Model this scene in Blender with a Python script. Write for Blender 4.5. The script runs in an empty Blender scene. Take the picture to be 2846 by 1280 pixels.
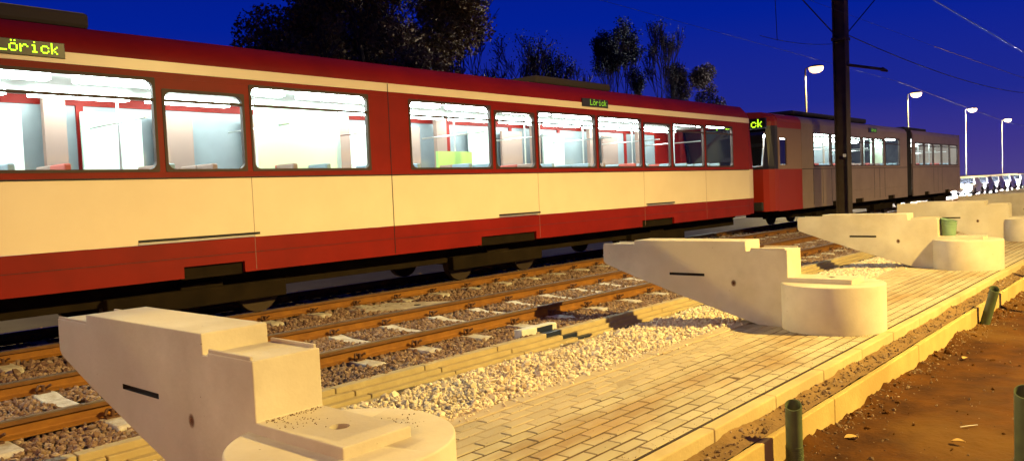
import bpy, bmesh, math, random
import numpy as np
from mathutils import Vector, Matrix, noise
R = math.radians
random.seed(7); rng = np.random.default_rng(7)
scene = bpy.context.scene
C = scene.collection

# ------------------------------------------------------------------ helpers
class MB:
    def __init__(s): s.v = []; s.f = []; s.m = []
    def add(s, vs, fs, mi=0):
        b = len(s.v); s.v += [tuple(p) for p in vs]
        for f in fs: s.f.append(tuple(b + i for i in f)); s.m.append(mi)
    def box(s, x0, x1, y0, y1, z0, z1, mi=0):
        s.add([(x0,y0,z0),(x1,y0,z0),(x1,y1,z0),(x0,y1,z0),(x0,y0,z1),(x1,y0,z1),(x1,y1,z1),(x0,y1,z1)],
              [(0,3,2,1),(4,5,6,7),(0,1,5,4),(1,2,6,5),(2,3,7,6),(3,0,4,7)], mi)
    def prism(s, prof, x0, x1, mi=0, caps=True):      # prof: (y,z) list, counter-clockwise seen from -x
        n = len(prof)
        vs = [(x0,y,z) for y,z in prof] + [(x1,y,z) for y,z in prof]
        fs = [(i, i+n, (i+1)%n+n, (i+1)%n) for i in range(n)]
        if caps: fs += [tuple(range(n)), tuple(range(2*n-1, n-1, -1))]
        s.add(vs, fs, mi)
    def cyl(s, p0, p1, r0, r1=None, n=16, mi=0, cap=True):
        if r1 is None: r1 = r0
        p0 = Vector(p0); p1 = Vector(p1); d = (p1-p0).normalized()
        a = d.orthogonal().normalized(); b = d.cross(a)
        vs = []
        for p, r in ((p0,r0),(p1,r1)):
            for k in range(n):
                t = 2*math.pi*k/n; vs.append(p + a*(r*math.cos(t)) + b*(r*math.sin(t)))
        fs = [(k, (k+1)%n, (k+1)%n+n, k+n) for k in range(n)]
        if cap: fs += [tuple(range(n-1,-1,-1)), tuple(range(n, 2*n))]
        s.add(vs, fs, mi)
    def tube(s, p0, p1, r, t, n=20, mi=0):            # hollow pipe with wall thickness t
        p0 = Vector(p0); p1 = Vector(p1); d = (p1-p0).normalized()
        a = d.orthogonal().normalized(); b = d.cross(a); vs = []
        for p, q in ((p0,r),(p1,r),(p1,r-t),(p0,r-t)):
            for k in range(n):
                an = 2*math.pi*k/n; vs.append(p + a*(q*math.cos(an)) + b*(q*math.sin(an)))
        fs = []
        for j in range(4):
            for k in range(n):
                fs.append((j*n+k, j*n+(k+1)%n, ((j+1)%4)*n+(k+1)%n, ((j+1)%4)*n+k))
        s.add(vs, fs, mi)
    def path(s, pts, r, n=6, mi=0):
        for a, b in zip(pts[:-1], pts[1:]): s.cyl(a, b, r, r, n, mi)

def build(name, mb, mats, parent=None, origin=(0,0,0), bevel=0, smooth=False, seg=2, ang=35, ao=None):
    o = Vector(origin) if parent is None else parent.location
    me = bpy.data.meshes.new(name)
    me.from_pydata([(x-o[0], y-o[1], z-o[2]) for x,y,z in mb.v], [], mb.f)
    if not isinstance(mats, (list, tuple)): mats = [mats]
    for m in mats: me.materials.append(m)
    me.polygons.foreach_set('material_index', mb.m)
    if bevel or smooth:
        bm = bmesh.new(); bm.from_mesh(me)
        bmesh.ops.recalc_face_normals(bm, faces=bm.faces)
        if bevel:
            es = [e for e in bm.edges if len(e.link_faces) == 2 and e.calc_face_angle(0) > R(ang)]
            bmesh.ops.bevel(bm, geom=es, offset=bevel, segments=seg, profile=.5, affect='EDGES', clamp_overlap=True)
        bm.to_mesh(me); bm.free()
    if smooth:
        me.polygons.foreach_set('use_smooth', [True]*len(me.polygons))
        try: me.set_sharp_from_angle(angle=R(40))
        except Exception: pass
    me.update()
    ob = bpy.data.objects.new(name, me); C.objects.link(ob)
    if parent: ob.parent = parent
    else: ob.location = o
    return ob
def thing(name, label, cat, loc=(0,0,0), group=None):
    o = bpy.data.objects.new(name, None); C.objects.link(o); o.location = loc
    o.empty_display_size = .2
    o['label'] = label; o['category'] = cat
    if group: o['group'] = group
    return o
def tag(o, label=None, cat=None, group=None, kind=None):
    if label: o['label'] = label
    if cat: o['category'] = cat
    if group: o['group'] = group
    if kind: o['kind'] = kind
    return o
def struct(o, kind='structure', label=None):
    o['kind'] = kind
    if label: o['label'] = label
    return o
def dup(root, loc, label=None, rotz=0):
    r = root.copy(); C.objects.link(r); r.location = loc
    if rotz: r.rotation_euler.z = rotz
    if label: r['label'] = label
    for ch in list(root.children):
        c = ch.copy(); C.objects.link(c); c.parent = r
        for g in list(ch.children):
            d = g.copy(); C.objects.link(d); d.parent = c
    return r

# ------------------------------------------------------------------ materials
def mat(name, col, rough=.8, metal=0, var=None, vscale=4, bump=0, bscale=60, spec=.4, col3=None, stain=0, coord='Object', emis=None, es=0, detail=6, spots=0):
    m = bpy.data.materials.new(name); m.use_nodes = True
    nt = m.node_tree; N = nt.nodes; L = nt.links
    b = N['Principled BSDF']
    b.inputs['Roughness'].default_value = rough; b.inputs['Metallic'].default_value = metal
    b.inputs['Specular IOR Level'].default_value = spec
    b.inputs['Base Color'].default_value = (*col, 1)
    if emis: b.inputs['Emission Color'].default_value = (*emis, 1); b.inputs['Emission Strength'].default_value = es
    if var or bump or spots:
        tc = N.new('ShaderNodeTexCoord'); oi = N.new('ShaderNodeObjectInfo')
        ad = N.new('ShaderNodeVectorMath'); ad.operation = 'MULTIPLY_ADD'
        ad.inputs[1].default_value = (1,1,1)
        cb = N.new('ShaderNodeVectorMath'); cb.operation = 'SCALE'; cb.inputs['Scale'].default_value = 1.0
        mul = N.new('ShaderNodeMath'); mul.operation = 'MULTIPLY'; mul.inputs[1].default_value = 37.0
        L.new(oi.outputs['Random'], mul.inputs[0])
        cx = N.new('ShaderNodeCombineXYZ'); L.new(mul.outputs[0], cx.inputs[0]); L.new(mul.outputs[0], cx.inputs[1])
        av = N.new('ShaderNodeVectorMath'); av.operation = 'ADD'
        L.new(tc.outputs[coord], av.inputs[0]); L.new(cx.outputs[0], av.inputs[1])
        vec = av.outputs[0]
    if var:
        n1 = N.new('ShaderNodeTexNoise'); n1.inputs['Scale'].default_value = vscale; n1.inputs['Detail'].default_value = detail; n1.inputs['Roughness'].default_value = .6
        L.new(vec, n1.inputs['Vector'])
        r = N.new('ShaderNodeValToRGB'); r.color_ramp.elements[0].position = .34; r.color_ramp.elements[1].position = .68
        r.color_ramp.elements[0].color = (*var, 1); r.color_ramp.elements[1].color = (*col, 1)
        L.new(n1.outputs['Fac'], r.inputs[0]); out = r.outputs[0]
        if col3:
            n2 = N.new('ShaderNodeTexNoise'); n2.inputs['Scale'].default_value = vscale*.23; n2.inputs['Detail'].default_value = 4
            L.new(vec, n2.inputs['Vector'])
            r2 = N.new('ShaderNodeValToRGB'); r2.color_ramp.elements[0].position = .48; r2.color_ramp.elements[1].position = .64
            L.new(n2.outputs['Fac'], r2.inputs[0])
            mx = N.new('ShaderNodeMixRGB'); L.new(r2.outputs[0], mx.inputs[0]); L.new(out, mx.inputs[1]); mx.inputs[2].default_value = (*col3, 1)
            out = mx.outputs[0]
        if spots:
            vo = N.new('ShaderNodeTexVoronoi'); vo.inputs['Scale'].default_value = spots
            L.new(vec, vo.inputs['Vector'])
            rr = N.new('ShaderNodeValToRGB'); rr.color_ramp.elements[0].position = .018; rr.color_ramp.elements[1].position = .045
            rr.color_ramp.elements[0].color = (.25,.2,.15,1); rr.color_ramp.elements[1].color = (1,1,1,1)
            L.new(vo.outputs['Distance'], rr.inputs[0])
            mm = N.new('ShaderNodeMixRGB'); mm.blend_type = 'MULTIPLY'; mm.inputs[0].default_value = .8
            L.new(out, mm.inputs[1]); L.new(rr.outputs[0], mm.inputs[2]); out = mm.outputs[0]
        L.new(out, b.inputs['Base Color'])
    if bump:
        n3 = N.new('ShaderNodeTexNoise'); n3.inputs['Scale'].default_value = bscale; n3.inputs['Detail'].default_value = 5
        L.new(vec, n3.inputs['Vector'])
        bp = N.new('ShaderNodeBump'); bp.inputs['Strength'].default_value = bump; bp.inputs['Distance'].default_value = .01
        L.new(n3.outputs['Fac'], bp.inputs['Height']); L.new(bp.outputs[0], b.inputs['Normal'])
    return m

M = {}
M['concrete'] = mat('concrete_pale', (.58,.53,.42), .85, var=(.43,.375,.285), vscale=1.7, bump=.16, bscale=38, spots=8, col3=(.48,.41,.29))
M['footing'] = mat('concrete_footing', (.57,.51,.41), .85, var=(.43,.37,.28), vscale=1.6, bump=.14, bscale=45, spots=6, col3=(.52,.45,.32))
M['dark_hole'] = mat('dark_recess', (.02,.014,.01), .95)
M['green_plastic'] = mat('green_plastic', (.085,.11,.042), .5, var=(.055,.07,.03), vscale=8)
M['bucket'] = mat('bucket_green', (.19,.30,.19), .45, var=(.14,.23,.14), vscale=10)
M['paver'] = mat('paver_grey', (.43,.375,.25), .9, var=(.36,.31,.20), vscale=1.2, bump=.35, bscale=120)
M['slab'] = mat('slab_concrete', (.47,.38,.25), .9, var=(.41,.33,.21), vscale=3, bump=.25, bscale=50, col3=(.44,.35,.20), spots=14)
M['kerb'] = mat('kerb_concrete', (.50,.40,.20), .9, var=(.42,.33,.15), vscale=5, bump=.3, bscale=45, col3=(.38,.29,.14), spots=12)
M['foundation'] = mat('foundation_concrete', (.50,.37,.13), .9, var=(.42,.30,.10), vscale=3, bump=.3, bscale=35, col3=(.36,.25,.08))
M['edge'] = mat('stepped_concrete', (.42,.34,.18), .9, var=(.34,.27,.14), vscale=6, col3=(.36,.28,.14), bump=.25, bscale=40)
M['sand'] = mat('sandy_dirt', (.21,.125,.045), .95, var=(.14,.08,.028), vscale=5, bump=.8, bscale=30, coord='Object')
M['dirt'] = mat('brown_dirt', (.090,.032,.002), .97, var=(.036,.012,.0015), vscale=2.6, bump=1, bscale=22, col3=(.105,.048,.007), detail=9, spec=.15)
M['sleeper'] = mat('sleeper_concrete', (.58,.54,.45), .85, var=(.36,.31,.23), vscale=11, bump=.5, bscale=60)
M['rust'] = mat('rail_rust', (.27,.115,.012), .8, var=(.19,.075,.010), vscale=6, bump=.15, bscale=50, metal=.2)
M['steel'] = mat('rail_head_steel', (.17,.125,.08), .38, metal=.6, var=(.12,.085,.05), vscale=5)
M['railside'] = mat('rail_head_side', (.15,.065,.012), .8, var=(.10,.04,.008), vscale=7)
M['clip'] = mat('clip_iron', (.10,.045,.02), .7, metal=.3)
M['cream'] = mat('cream_paint', (.76,.64,.45), .36, var=(.70,.58,.40), vscale=.9, spec=.5, bump=.25, bscale=1.6)
M['red'] = mat('red_paint', (.21,.007,.0015), .5, var=(.16,.005,.001), vscale=1.4, spec=.16, bump=.25, bscale=1.6)
M['brightred'] = mat('signal_red_paint', (.27,.016,.003), .45, spec=.3)
M['silver'] = mat('silver_grey_paint', (.28,.205,.155), .42, metal=.1, var=(.23,.165,.125), vscale=1.5)
M['roofdark'] = mat('roof_dark', (.035,.03,.03), .7, var=(.02,.02,.02), vscale=3)
M['roofbox'] = mat('roof_box_grey', (.05,.04,.025), .8)
M['under'] = mat('underframe_black', (.010,.007,.004), .9, var=(.018,.012,.006), vscale=3, spec=.05)
M['wheel'] = mat('wheel_steel', (.05,.033,.018), .6, metal=.7)
M['rubber'] = mat('rubber_black', (.018,.017,.017), .7)
M['trim'] = mat('metal_trim', (.6,.6,.58), .3, metal=.9)
M['inwall'] = mat('interior_panel', (.66,.70,.66), .6)
M['reflglass'] = mat('far_pane_reflection', (.24,.27,.28), .3, var=(.17,.18,.20), vscale=.7)  # reflections of the lit cabin put into the panes' grey colour
M['indark'] = mat('interior_brown', (.24,.15,.12), .7)
M['mint'] = mat('interior_mint_panel', (.60,.74,.62), .55)
M['seatred'] = mat('seat_red', (.36,.07,.05), .7)
M['seatgreen'] = mat('seat_green', (.30,.44,.12), .7)
M['seatblue'] = mat('seat_grey_blue', (.22,.28,.33), .7)
M['infloor'] = mat('interior_floor', (.12,.12,.12), .6)
M['tubelight'] = mat('fluorescent_tube', (1,1,1), .5, emis=(.86,1,.97), es=34)
M['ceil'] = mat('interior_ceiling', (.78,.80,.78), .6)
M['led'] = mat('green_led', (.2,.5,0), .5, emis=(.50,1,.02), es=2.6)
M['leddim'] = mat('green_led_dim', (.2,.5,0), .5, emis=(.30,.80,.05), es=.55)
M['frame'] = mat('window_frame_dark', (.035,.014,.010), .6)
M['black'] = mat('black_panel', (.008,.008,.008), .35)
M['pole'] = mat('pole_steel', (.085,.062,.043), .75, var=(.06,.042,.03), vscale=3, metal=.2)
M['galv'] = mat('lamp_pole_galvanised', (.20,.18,.15), .6, metal=.2)
M['wire'] = mat('wire_dark', (.03,.03,.04), .5, metal=.5)
M['wirelit'] = mat('wire_lit', (.55,.5,.45), .25, metal=1)  # brighter copy of the wire metal, lamplight put into its colour
M['insul'] = mat('insulator_white', (.6,.6,.58), .3)
M['lampglow'] = mat('sodium_lamp_glow', (1,.8,.4), .5, emis=(1,.60,.24), es=3.6)
M['headglow'] = mat('headlamp_glow', (1,1,1), .5, emis=(1,.95,1), es=9000)
M['glareglow'] = mat('glare_lamp_glow', (1,1,1), .5, emis=(1,.95,1), es=400)
M['asphalt'] = mat('asphalt', (.022,.018,.013), .7, var=(.035,.033,.032), vscale=2, bump=.3, bscale=60)
M['grass'] = mat('rough_grass', (.045,.055,.018), .95, var=(.03,.035,.012), vscale=3, bump=1, bscale=18)
M['bark'] = mat('bark', (.05,.035,.022), .9, var=(.03,.02,.015), vscale=6)
M['paintwhite'] = mat('road_paint', (.7,.7,.66), .7)
M['blueface'] = mat('blue_black_plastic', (.010,.016,.035), .4)
M['paleblock'] = mat('pale_block', (.58,.58,.52), .7, var=(.50,.50,.44), vscale=9)
M['leafdry'] = mat('dry_leaf', (.42,.27,.08), .8)
M['timber'] = mat('timber_board', (.30,.20,.09), .85, var=(.22,.14,.06), vscale=10, bump=.2)

def island_mat(name, cols, rough=.9, bump=.3, trans=0):
    m = bpy.data.materials.new(name); m.use_nodes = True; nt = m.node_tree; N = nt.nodes; L = nt.links
    b = N['Principled BSDF']; b.inputs['Roughness'].default_value = rough; b.inputs['Specular IOR Level'].default_value = .3
    g = N.new('ShaderNodeNewGeometry'); r = N.new('ShaderNodeValToRGB')
    e = r.color_ramp.elements
    for i, c in enumerate(cols):
        p = i/(len(cols)-1)
        if i == 0: e[0].position = 0; e[0].color = (*c,1)
        elif i == len(cols)-1: e[len(e)-1].position = 1; e[len(e)-1].color = (*c,1)
        else: k = e.new(p); k.color = (*c,1)
    L.new(g.outputs['Random Per Island'], r.inputs[0]); L.new(r.outputs[0], b.inputs['Base Color'])
    if bump:
        n = N.new('ShaderNodeTexNoise'); n.inputs['Scale'].default_value = 90
        bp = N.new('ShaderNodeBump'); bp.inputs['Strength'].default_value = bump; bp.inputs['Distance'].default_value = .004
        tc = N.new('ShaderNodeTexCoord'); L.new(tc.outputs['Object'], n.inputs['Vector'])
        L.new(n.outputs[0], bp.inputs['Height']); L.new(bp.outputs[0], b.inputs['Normal'])
    if trans: b.inputs['Transmission Weight'].default_value = 0
    return m
M['ballast'] = island_mat('ballast_stone', [(.12,.07,.045),(.20,.12,.08),(.155,.10,.07),(.27,.185,.125),(.17,.10,.06),(.33,.25,.18)])
M['gravel'] = island_mat('gravel_stone', [(.54,.45,.30),(.70,.60,.43),(.40,.30,.19),(.74,.65,.47),(.62,.50,.33),(.78,.70,.52)])
M['pebble'] = island_mat('pebble_stone', [(.12,.075,.04),(.20,.13,.08),(.09,.055,.03),(.26,.18,.11),(.14,.09,.05),(.36,.28,.20)])
M['leafolive'] = island_mat('leaf_olive', [(.09,.068,.022),(.15,.10,.03),(.12,.09,.028),(.20,.125,.035)], bump=0)
M['leafdark'] = island_mat('leaf_dark_teal', [(.008,.014,.014),(.012,.02,.018),(.02,.026,.018)], bump=0)
M['leafbrown'] = island_mat('leaf_brown', [(.03,.02,.011),(.045,.028,.016),(.022,.016,.010)], bump=0)

def glass_mat(name, tint=(.9,.97,.95), refl=.08):
    m = bpy.data.materials.new(name); m.use_nodes = True; nt = m.node_tree; N = nt.nodes; L = nt.links
    N.remove(N['Principled BSDF']); out = N['Material Output']
    t = N.new('ShaderNodeBsdfTransparent'); t.inputs[0].default_value = (*tint,1)
    g = N.new('ShaderNodeBsdfGlossy'); g.inputs['Roughness'].default_value = .03
    lw = N.new('ShaderNodeLayerWeight'); lw.inputs[0].default_value = .25
    mm = N.new('ShaderNodeMath'); mm.operation = 'MULTIPLY'; mm.inputs[1].default_value = .6
    L.new(lw.outputs['Fresnel'], mm.inputs[0])
    mx = N.new('ShaderNodeMixShader'); L.new(mm.outputs[0], mx.inputs[0]); L.new(t.outputs[0], mx.inputs[1]); L.new(g.outputs[0], mx.inputs[2])
    L.new(mx.outputs[0], out.inputs[0]); return m
M['glass'] = glass_mat('window_glass')
M['carglass'] = mat('car_glass', (.01,.012,.015), .08, spec=.8)

m = bpy.data.materials.new('rust_stain'); m.use_nodes = True; M['ruststain'] = m; nt = m.node_tree; N = nt.nodes; L = nt.links
b = N['Principled BSDF']; b.inputs['Base Color'].default_value = (.16,.06,.02,1); b.inputs['Roughness'].default_value = .95
tc = N.new('ShaderNodeTexCoord'); vm = N.new('ShaderNodeVectorMath'); vm.operation = 'SUBTRACT'; vm.inputs[1].default_value = (-.1956,1.05,.462)
L.new(tc.outputs['Object'], vm.inputs[0]); mp = N.new('ShaderNodeMapping'); mp.inputs['Scale'].default_value = (0,1,.8); L.new(vm.outputs[0], mp.inputs[0])
ln = N.new('ShaderNodeVectorMath'); ln.operation = 'LENGTH'; L.new(mp.outputs[0], ln.inputs[0])
mr = N.new('ShaderNodeMapRange'); mr.inputs[1].default_value = .012; mr.inputs[2].default_value = .038; mr.inputs[3].default_value = .55; mr.inputs[4].default_value = 0; mr.interpolation_type = 'SMOOTHSTEP'
L.new(ln.outputs['Value'], mr.inputs[0]); L.new(mr.outputs[0], b.inputs['Alpha'])

# ------------------------------------------------------------------ camera, world
cam = bpy.data.cameras.new('camera'); co = bpy.data.objects.new('camera', cam); C.objects.link(co)
yaw, pitch, roll, h, fpx = 0.7146, -0.0471, -0.0426, 1.607, 2228.7
F = Vector((math.cos(yaw)*math.cos(pitch), math.sin(yaw)*math.cos(pitch), math.sin(pitch)))
r0 = F.cross(Vector((0,0,1))).normalized(); u0 = r0.cross(F)
rr = r0*math.cos(roll)+u0*math.sin(roll); uu = -r0*math.sin(roll)+u0*math.cos(roll)
co.matrix_world = Matrix(((rr.x,uu.x,-F.x,0),(rr.y,uu.y,-F.y,0),(rr.z,uu.z,-F.z,h),(0,0,0,1)))
cam.sensor_fit = 'HORIZONTAL'; cam.sensor_width = 36; cam.lens = fpx*36/2846; cam.clip_start = .05; cam.clip_end = 3000
scene.camera = co

w = bpy.data.worlds.new('World'); scene.world = w; w.use_nodes = True
nt = w.node_tree; N = nt.nodes; L = nt.links; bg = N['Background']
tc = N.new('ShaderNodeTexCoord'); sx = N.new('ShaderNodeSeparateXYZ'); L.new(tc.outputs['Generated'], sx.inputs[0])
ramp = N.new('ShaderNodeValToRGB'); e = ramp.color_ramp.elements
e[0].position = 0; e[0].color = (.070,.050,.24,1)
e[1].position = 1; e[1].color = (.0003,.005,.12,1)
for p, c in ((.03,(.050,.036,.25)),(.09,(.014,.022,.27)),(.20,(.0006,.014,.30)),(.36,(.0003,.008,.215))):
    k = e.new(p); k.color = (*c,1)
L.new(sx.outputs['Z'], ramp.inputs[0])
sky = N.new('ShaderNodeTexSky'); sky.sky_type = 'NISHITA'; sky.sun_disc = False
sky.sun_elevation = R(-6); sky.sun_rotation = R(250); 
mx = N.new('ShaderNodeMixRGB'); mx.blend_type = 'ADD'; mx.inputs[0].default_value = .004
L.new(ramp.outputs[0], mx.inputs[1]); L.new(sky.outputs[0], mx.inputs[2])
L.new(mx.outputs[0], bg.inputs[0]); bg.inputs[1].default_value = 1.0
scene.view_settings.view_transform = 'Standard'; scene.view_settings.look = 'None'
scene.view_settings.exposure = 0; scene.view_settings.gamma = 1

# ------------------------------------------------------------------ setting: ground levels
def grid_sheet(name, x0, x1, y0, y1, z, step, amp, m, freq=1.5, zf=None):
    nx = int((x1-x0)/step)+1; ny = int((y1-y0)/step)+1
    xs = np.linspace(x0,x1,nx); ys = np.linspace(y0,y1,ny)
    mb = MB()
    for y in ys:
        for x in xs:
            zz = z if zf is None else zf(x,y)
            zz += amp*(noise.noise(Vector((x*freq,y*freq,3)))+.5*noise.noise(Vector((x*freq*3.1,y*freq*3.1,9)))+.25*noise.noise(Vector((x*freq*9,y*freq*9,1))))
            mb.v.append((x,y,zz))
    for j in range(ny-1):
        for i in range(nx-1):
            a = j*nx+i; mb.f.append((a,a+1,a+nx+1,a+nx)); mb.m.append(0)
    ob = build(name, mb, m, smooth=False)
    ob.data.polygons.foreach_set('use_smooth',[True]*len(ob.data.polygons)); return ob
mb = MB(); mb.add([(-600,-600,-.62),(900,-600,-.62),(900,900,-.62),(-600,900,-.62)], [(0,1,2,3)])
struct(build('ground', mb, M['grass']))
def dirt_z(x, y):
    n = noise.noise(Vector((x*1.1,0,14)))+.7*noise.noise(Vector((x*3.7,0,18)))+.4*noise.noise(Vector((x*11,0,18)))
    t = max(0, 1-(2.22-y)/.26)
    return -.335 + max(0,.035+.075*n)*t*t
struct(grid_sheet('dirt_ground', -3, 22, -7, 2.275, -.335, .05, .022, M['dirt'], 1.3, dirt_z))
mb = MB(); mb.add([(22,-7,-.335),(200,-7,-.335),(200,2.275,-.335),(22,2.275,-.335)], [(0,1,2,3)])
mb.add([(-40,-30,-.345),(200,-30,-.345),(200,-7,-.345),(-40,-7,-.345)], [(0,1,2,3)])
mb.add([(-40,-7,-.34),(-3,-7,-.34),(-3,2.275,-.34),(-40,2.275,-.34)], [(0,1,2,3)])
struct(build('dirt_field', mb, M['dirt']))
def strip_z(x, y):
    t = (y-2.27)/(2.45-2.27)
    t = max(0,min(1,t)); n = noise.noise(Vector((x*1.3,0,4)))+.6*noise.noise(Vector((x*4.1,0,8)))+.3*noise.noise(Vector((x*13,0,8)))
    return -.114 + .012*t + (.014+.038*max(-.2,n))*t*t
struct(grid_sheet('dirt_strip', -1, 26, 2.265, 2.448, -.11, .03, .010, M['sand'], 5, strip_z))
# foundation strip whose face shows beside the lower dirt
mb = MB(); x = -1
while x < 70:
    mb.box(x, x+2.44, 2.215, 2.266, -.60, -.117 + random.uniform(-.003,.003)); x += 2.45
struct(build('foundation_strip', mb, M['foundation'], bevel=.008))
mb = MB(); x = -1.23
while x < 70:
    j = random.uniform(-.002,.002)
    mb.box(x, x+.994, 2.447+j, 2.548+j, -.45, -.001+random.uniform(-.002,.002)); x += 1.0
struct(build('kerb', mb, M['kerb'], bevel=.012, seg=3))
# pavers: every stone real, one paved surface
mb = MB(); pw, pl = .1155, .262
for k in range(12):
    y0 = 2.562 + k*pw - k*.0005
    off = (.5 if k%2 else 0)*pl + .05
    x = -1.1+off
    lim = 60
    while x < lim:
        j = .0048; jy = .0125
        dz = random.uniform(-.0025,.0025); tl = random.uniform(-.0015,.0015)
        xa, xb, ya, yb = x+j, x+pl-j, y0+jy*.5+.002, y0+pw-jy*.5-.002
        b = .005; z = dz
        vs = [(xa,ya,-.03),(xb,ya,-.03),(xb,yb,-.03),(xa,yb,-.03),(xa,ya,z-b),(xb,ya,z-b+tl),(xb,yb,z-b+tl),(xa,yb,z-b),
              (xa+b,ya+b,z),(xb-b,ya+b,z+tl),(xb-b,yb-b,z+tl),(xa+b,yb-b,z)]
        fs = [(8,9,10,11),(4,5,9,8),(5,6,10,9),(6,7,11,10),(7,4,8,11),(0,1,5,4),(1,2,6,5),(2,3,7,6),(3,0,4,7)]
        mb.add(vs, fs); x += pl
pm = M['paver']; nt = pm.node_tree; N = nt.nodes; L = nt.links; b = N['Principled BSDF']; src = b.inputs['Base Color'].links[0].from_socket
tc = N.new('ShaderNodeTexCoord'); mp = N.new('ShaderNodeMapping'); mp.inputs['Scale'].default_value = (.55,1.6,1); L.new(tc.outputs['Object'], mp.inputs[0])
n1 = N.new('ShaderNodeTexNoise'); n1.inputs['Scale'].default_value = 1.5; n1.inputs['Detail'].default_value = 8; n1.inputs['Roughness'].default_value = .62; L.new(mp.outputs[0], n1.inputs['Vector'])
sp = N.new('ShaderNodeSeparateXYZ'); L.new(tc.outputs['Object'], sp.inputs[0])
wv = N.new('ShaderNodeMapRange'); wv.inputs[1].default_value = 2.62; wv.inputs[2].default_value = 3.0; L.new(sp.outputs['Y'], wv.inputs[0])
w2 = N.new('ShaderNodeMapRange'); w2.inputs[1].default_value = 3.62; w2.inputs[2].default_value = 3.25; L.new(sp.outputs['Y'], w2.inputs[0])
mm = N.new('ShaderNodeMath'); mm.operation = 'MULTIPLY'; L.new(wv.outputs[0], mm.inputs[0]); L.new(w2.outputs[0], mm.inputs[1])
m3 = N.new('ShaderNodeMath'); m3.operation = 'MULTIPLY_ADD'; L.new(mm.outputs[0], m3.inputs[0]); m3.inputs[1].default_value = .16; L.new(n1.outputs['Fac'], m3.inputs[2])
rp_ = N.new('ShaderNodeValToRGB'); rp_.color_ramp.elements[0].position = .53; rp_.color_ramp.elements[1].position = .76; L.new(m3.outputs[0], rp_.inputs[0])
mxx = N.new('ShaderNodeMixRGB'); L.new(rp_.outputs[0], mxx.inputs[0]); L.new(src, mxx.inputs[1]); mxx.inputs[2].default_value = (.30,.205,.10,1)
du = N.new('ShaderNodeMapRange'); du.inputs[1].default_value = 3.50; du.inputs[2].default_value = 3.66; du.inputs[4].default_value = .88; L.new(sp.outputs['Y'], du.inputs[0])
dn = N.new('ShaderNodeMath'); dn.operation = 'MULTIPLY_ADD'; L.new(n1.outputs['Fac'], dn.inputs[0]); dn.inputs[1].default_value = .22; L.new(sp.outputs['Y'], dn.inputs[2]); L.new(dn.outputs[0], du.inputs[0])
mdu = N.new('ShaderNodeMixRGB'); L.new(du.outputs[0], mdu.inputs[0]); L.new(mxx.outputs[0], mdu.inputs[1]); mdu.inputs[2].default_value = (.45,.365,.225,1); mxx = mdu
# tint of each single stone
g = N.new('ShaderNodeNewGeometry'); rm = N.new('ShaderNodeMapRange'); rm.inputs[3].default_value = .90; rm.inputs[4].default_value = 1.08; L.new(g.outputs['Random Per Island'], rm.inputs[0])
hs = N.new('ShaderNodeHueSaturation'); L.new(rm.outputs[0], hs.inputs['Value']); L.new(mxx.outputs[0], hs.inputs['Color']); L.new(hs.outputs[0], b.inputs['Base Color'])
struct(build('paving', mb, M['paver']))
# joint sand, swelling over the pavers in patches
def sand_z(x, y):
    n = noise.noise(Vector((x*.55+3,y*2.2,0)))*.6+noise.noise(Vector((x*1.6,y*5,7)))*.35+noise.noise(Vector((x*6,y*9,2)))*.22
    c = math.exp(-((y-3.05-.12*math.sin(x*.9))/.26)**2)
    return -.0042 + .0008*max(0, n*1.5+.15)*c
gs = []
struct(grid_sheet('joint_sand', -1, 30, 2.572, 3.585, 0, .03, .0006, mat('joint_sand', (.10,.055,.02), .95, var=(.06,.033,.012), vscale=6, bump=.5, bscale=90), 9, sand_z))
mb = MB(); mb.box(-1.2,70,2.549,2.571,-.05,-.004)
struct(build('kerb_joint', mb, mat('joint_soil', (.035,.016,.005), .98, var=(.02,.01,.004), vscale=12)))
mb = MB(); mb.add([(30,2.575,-.007),(70,2.575,-.007),(70,3.58,-.007),(30,3.58,-.007)], [(0,1,2,3)])
struct(build('joint_sand_far', mb, M['sand']))
struct(grid_sheet('dust', -1, 30, 3.585, 3.955, 0, .03, .0006, mat('pale_dust', (.40,.32,.19), .95, var=(.30,.23,.13), vscale=6, bump=.5, bscale=90), 9, lambda x,y: -.0028+.0022*noise.noise(Vector((x*3,y*5,1)))))
mb = MB(); mb.add([(30,3.585,-.003),(70,3.585,-.003),(70,3.955,-.003),(30,3.955,-.003)], [(0,1,2,3)])
struct(build('dust_far', mb, M['slab']))
# smooth edge stones between pavers and gravel
mb = MB(); x = -1.4
while x < 70:
    j = random.uniform(-.004,.004)
    mb.box(x, x+.996, 3.957, 4.10+j, -.3, .006+random.uniform(-.002,.002)); x += 1.0
struct(build('edge_stones', mb, M['slab'], bevel=.008))
mb = MB()
for (yf, zt, off) in ((5.64,0,.469),(5.583,-.05,.633),(5.51,-.097,.75)):
    x = -2.6 + off
    while x < 75:
        a, b_ = x+.006, x+1.04-.006
        segs = [(a,b_)]
        for (c0, c1) in {5.64:[(7.02,7.30)],5.583:[(7.25,7.53)],5.51:[(7.44,7.72)]}[yf]:
            ns = []
            for (p,q) in segs:
                if q <= c0 or p >= c1: ns.append((p,q))
                else:
                    if p < c0: ns.append((p,c0))
                    if q > c1: ns.append((c1,q))
            segs = ns
        for (p,q) in segs: mb.box(p, q, yf, yf+.12 if yf<5.6 else 5.74, -.35, zt+random.uniform(-.002,.002))
        x += 1.04
x = -2.1
while x < 75:
    mb.box(x, x+1.03, 5.20, 5.506, -.35, -.128+random.uniform(-.002,.002)); x += 1.04
struct(build('stepped_edge', mb, M['edge'], bevel=.007, seg=2, ang=30))
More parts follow.
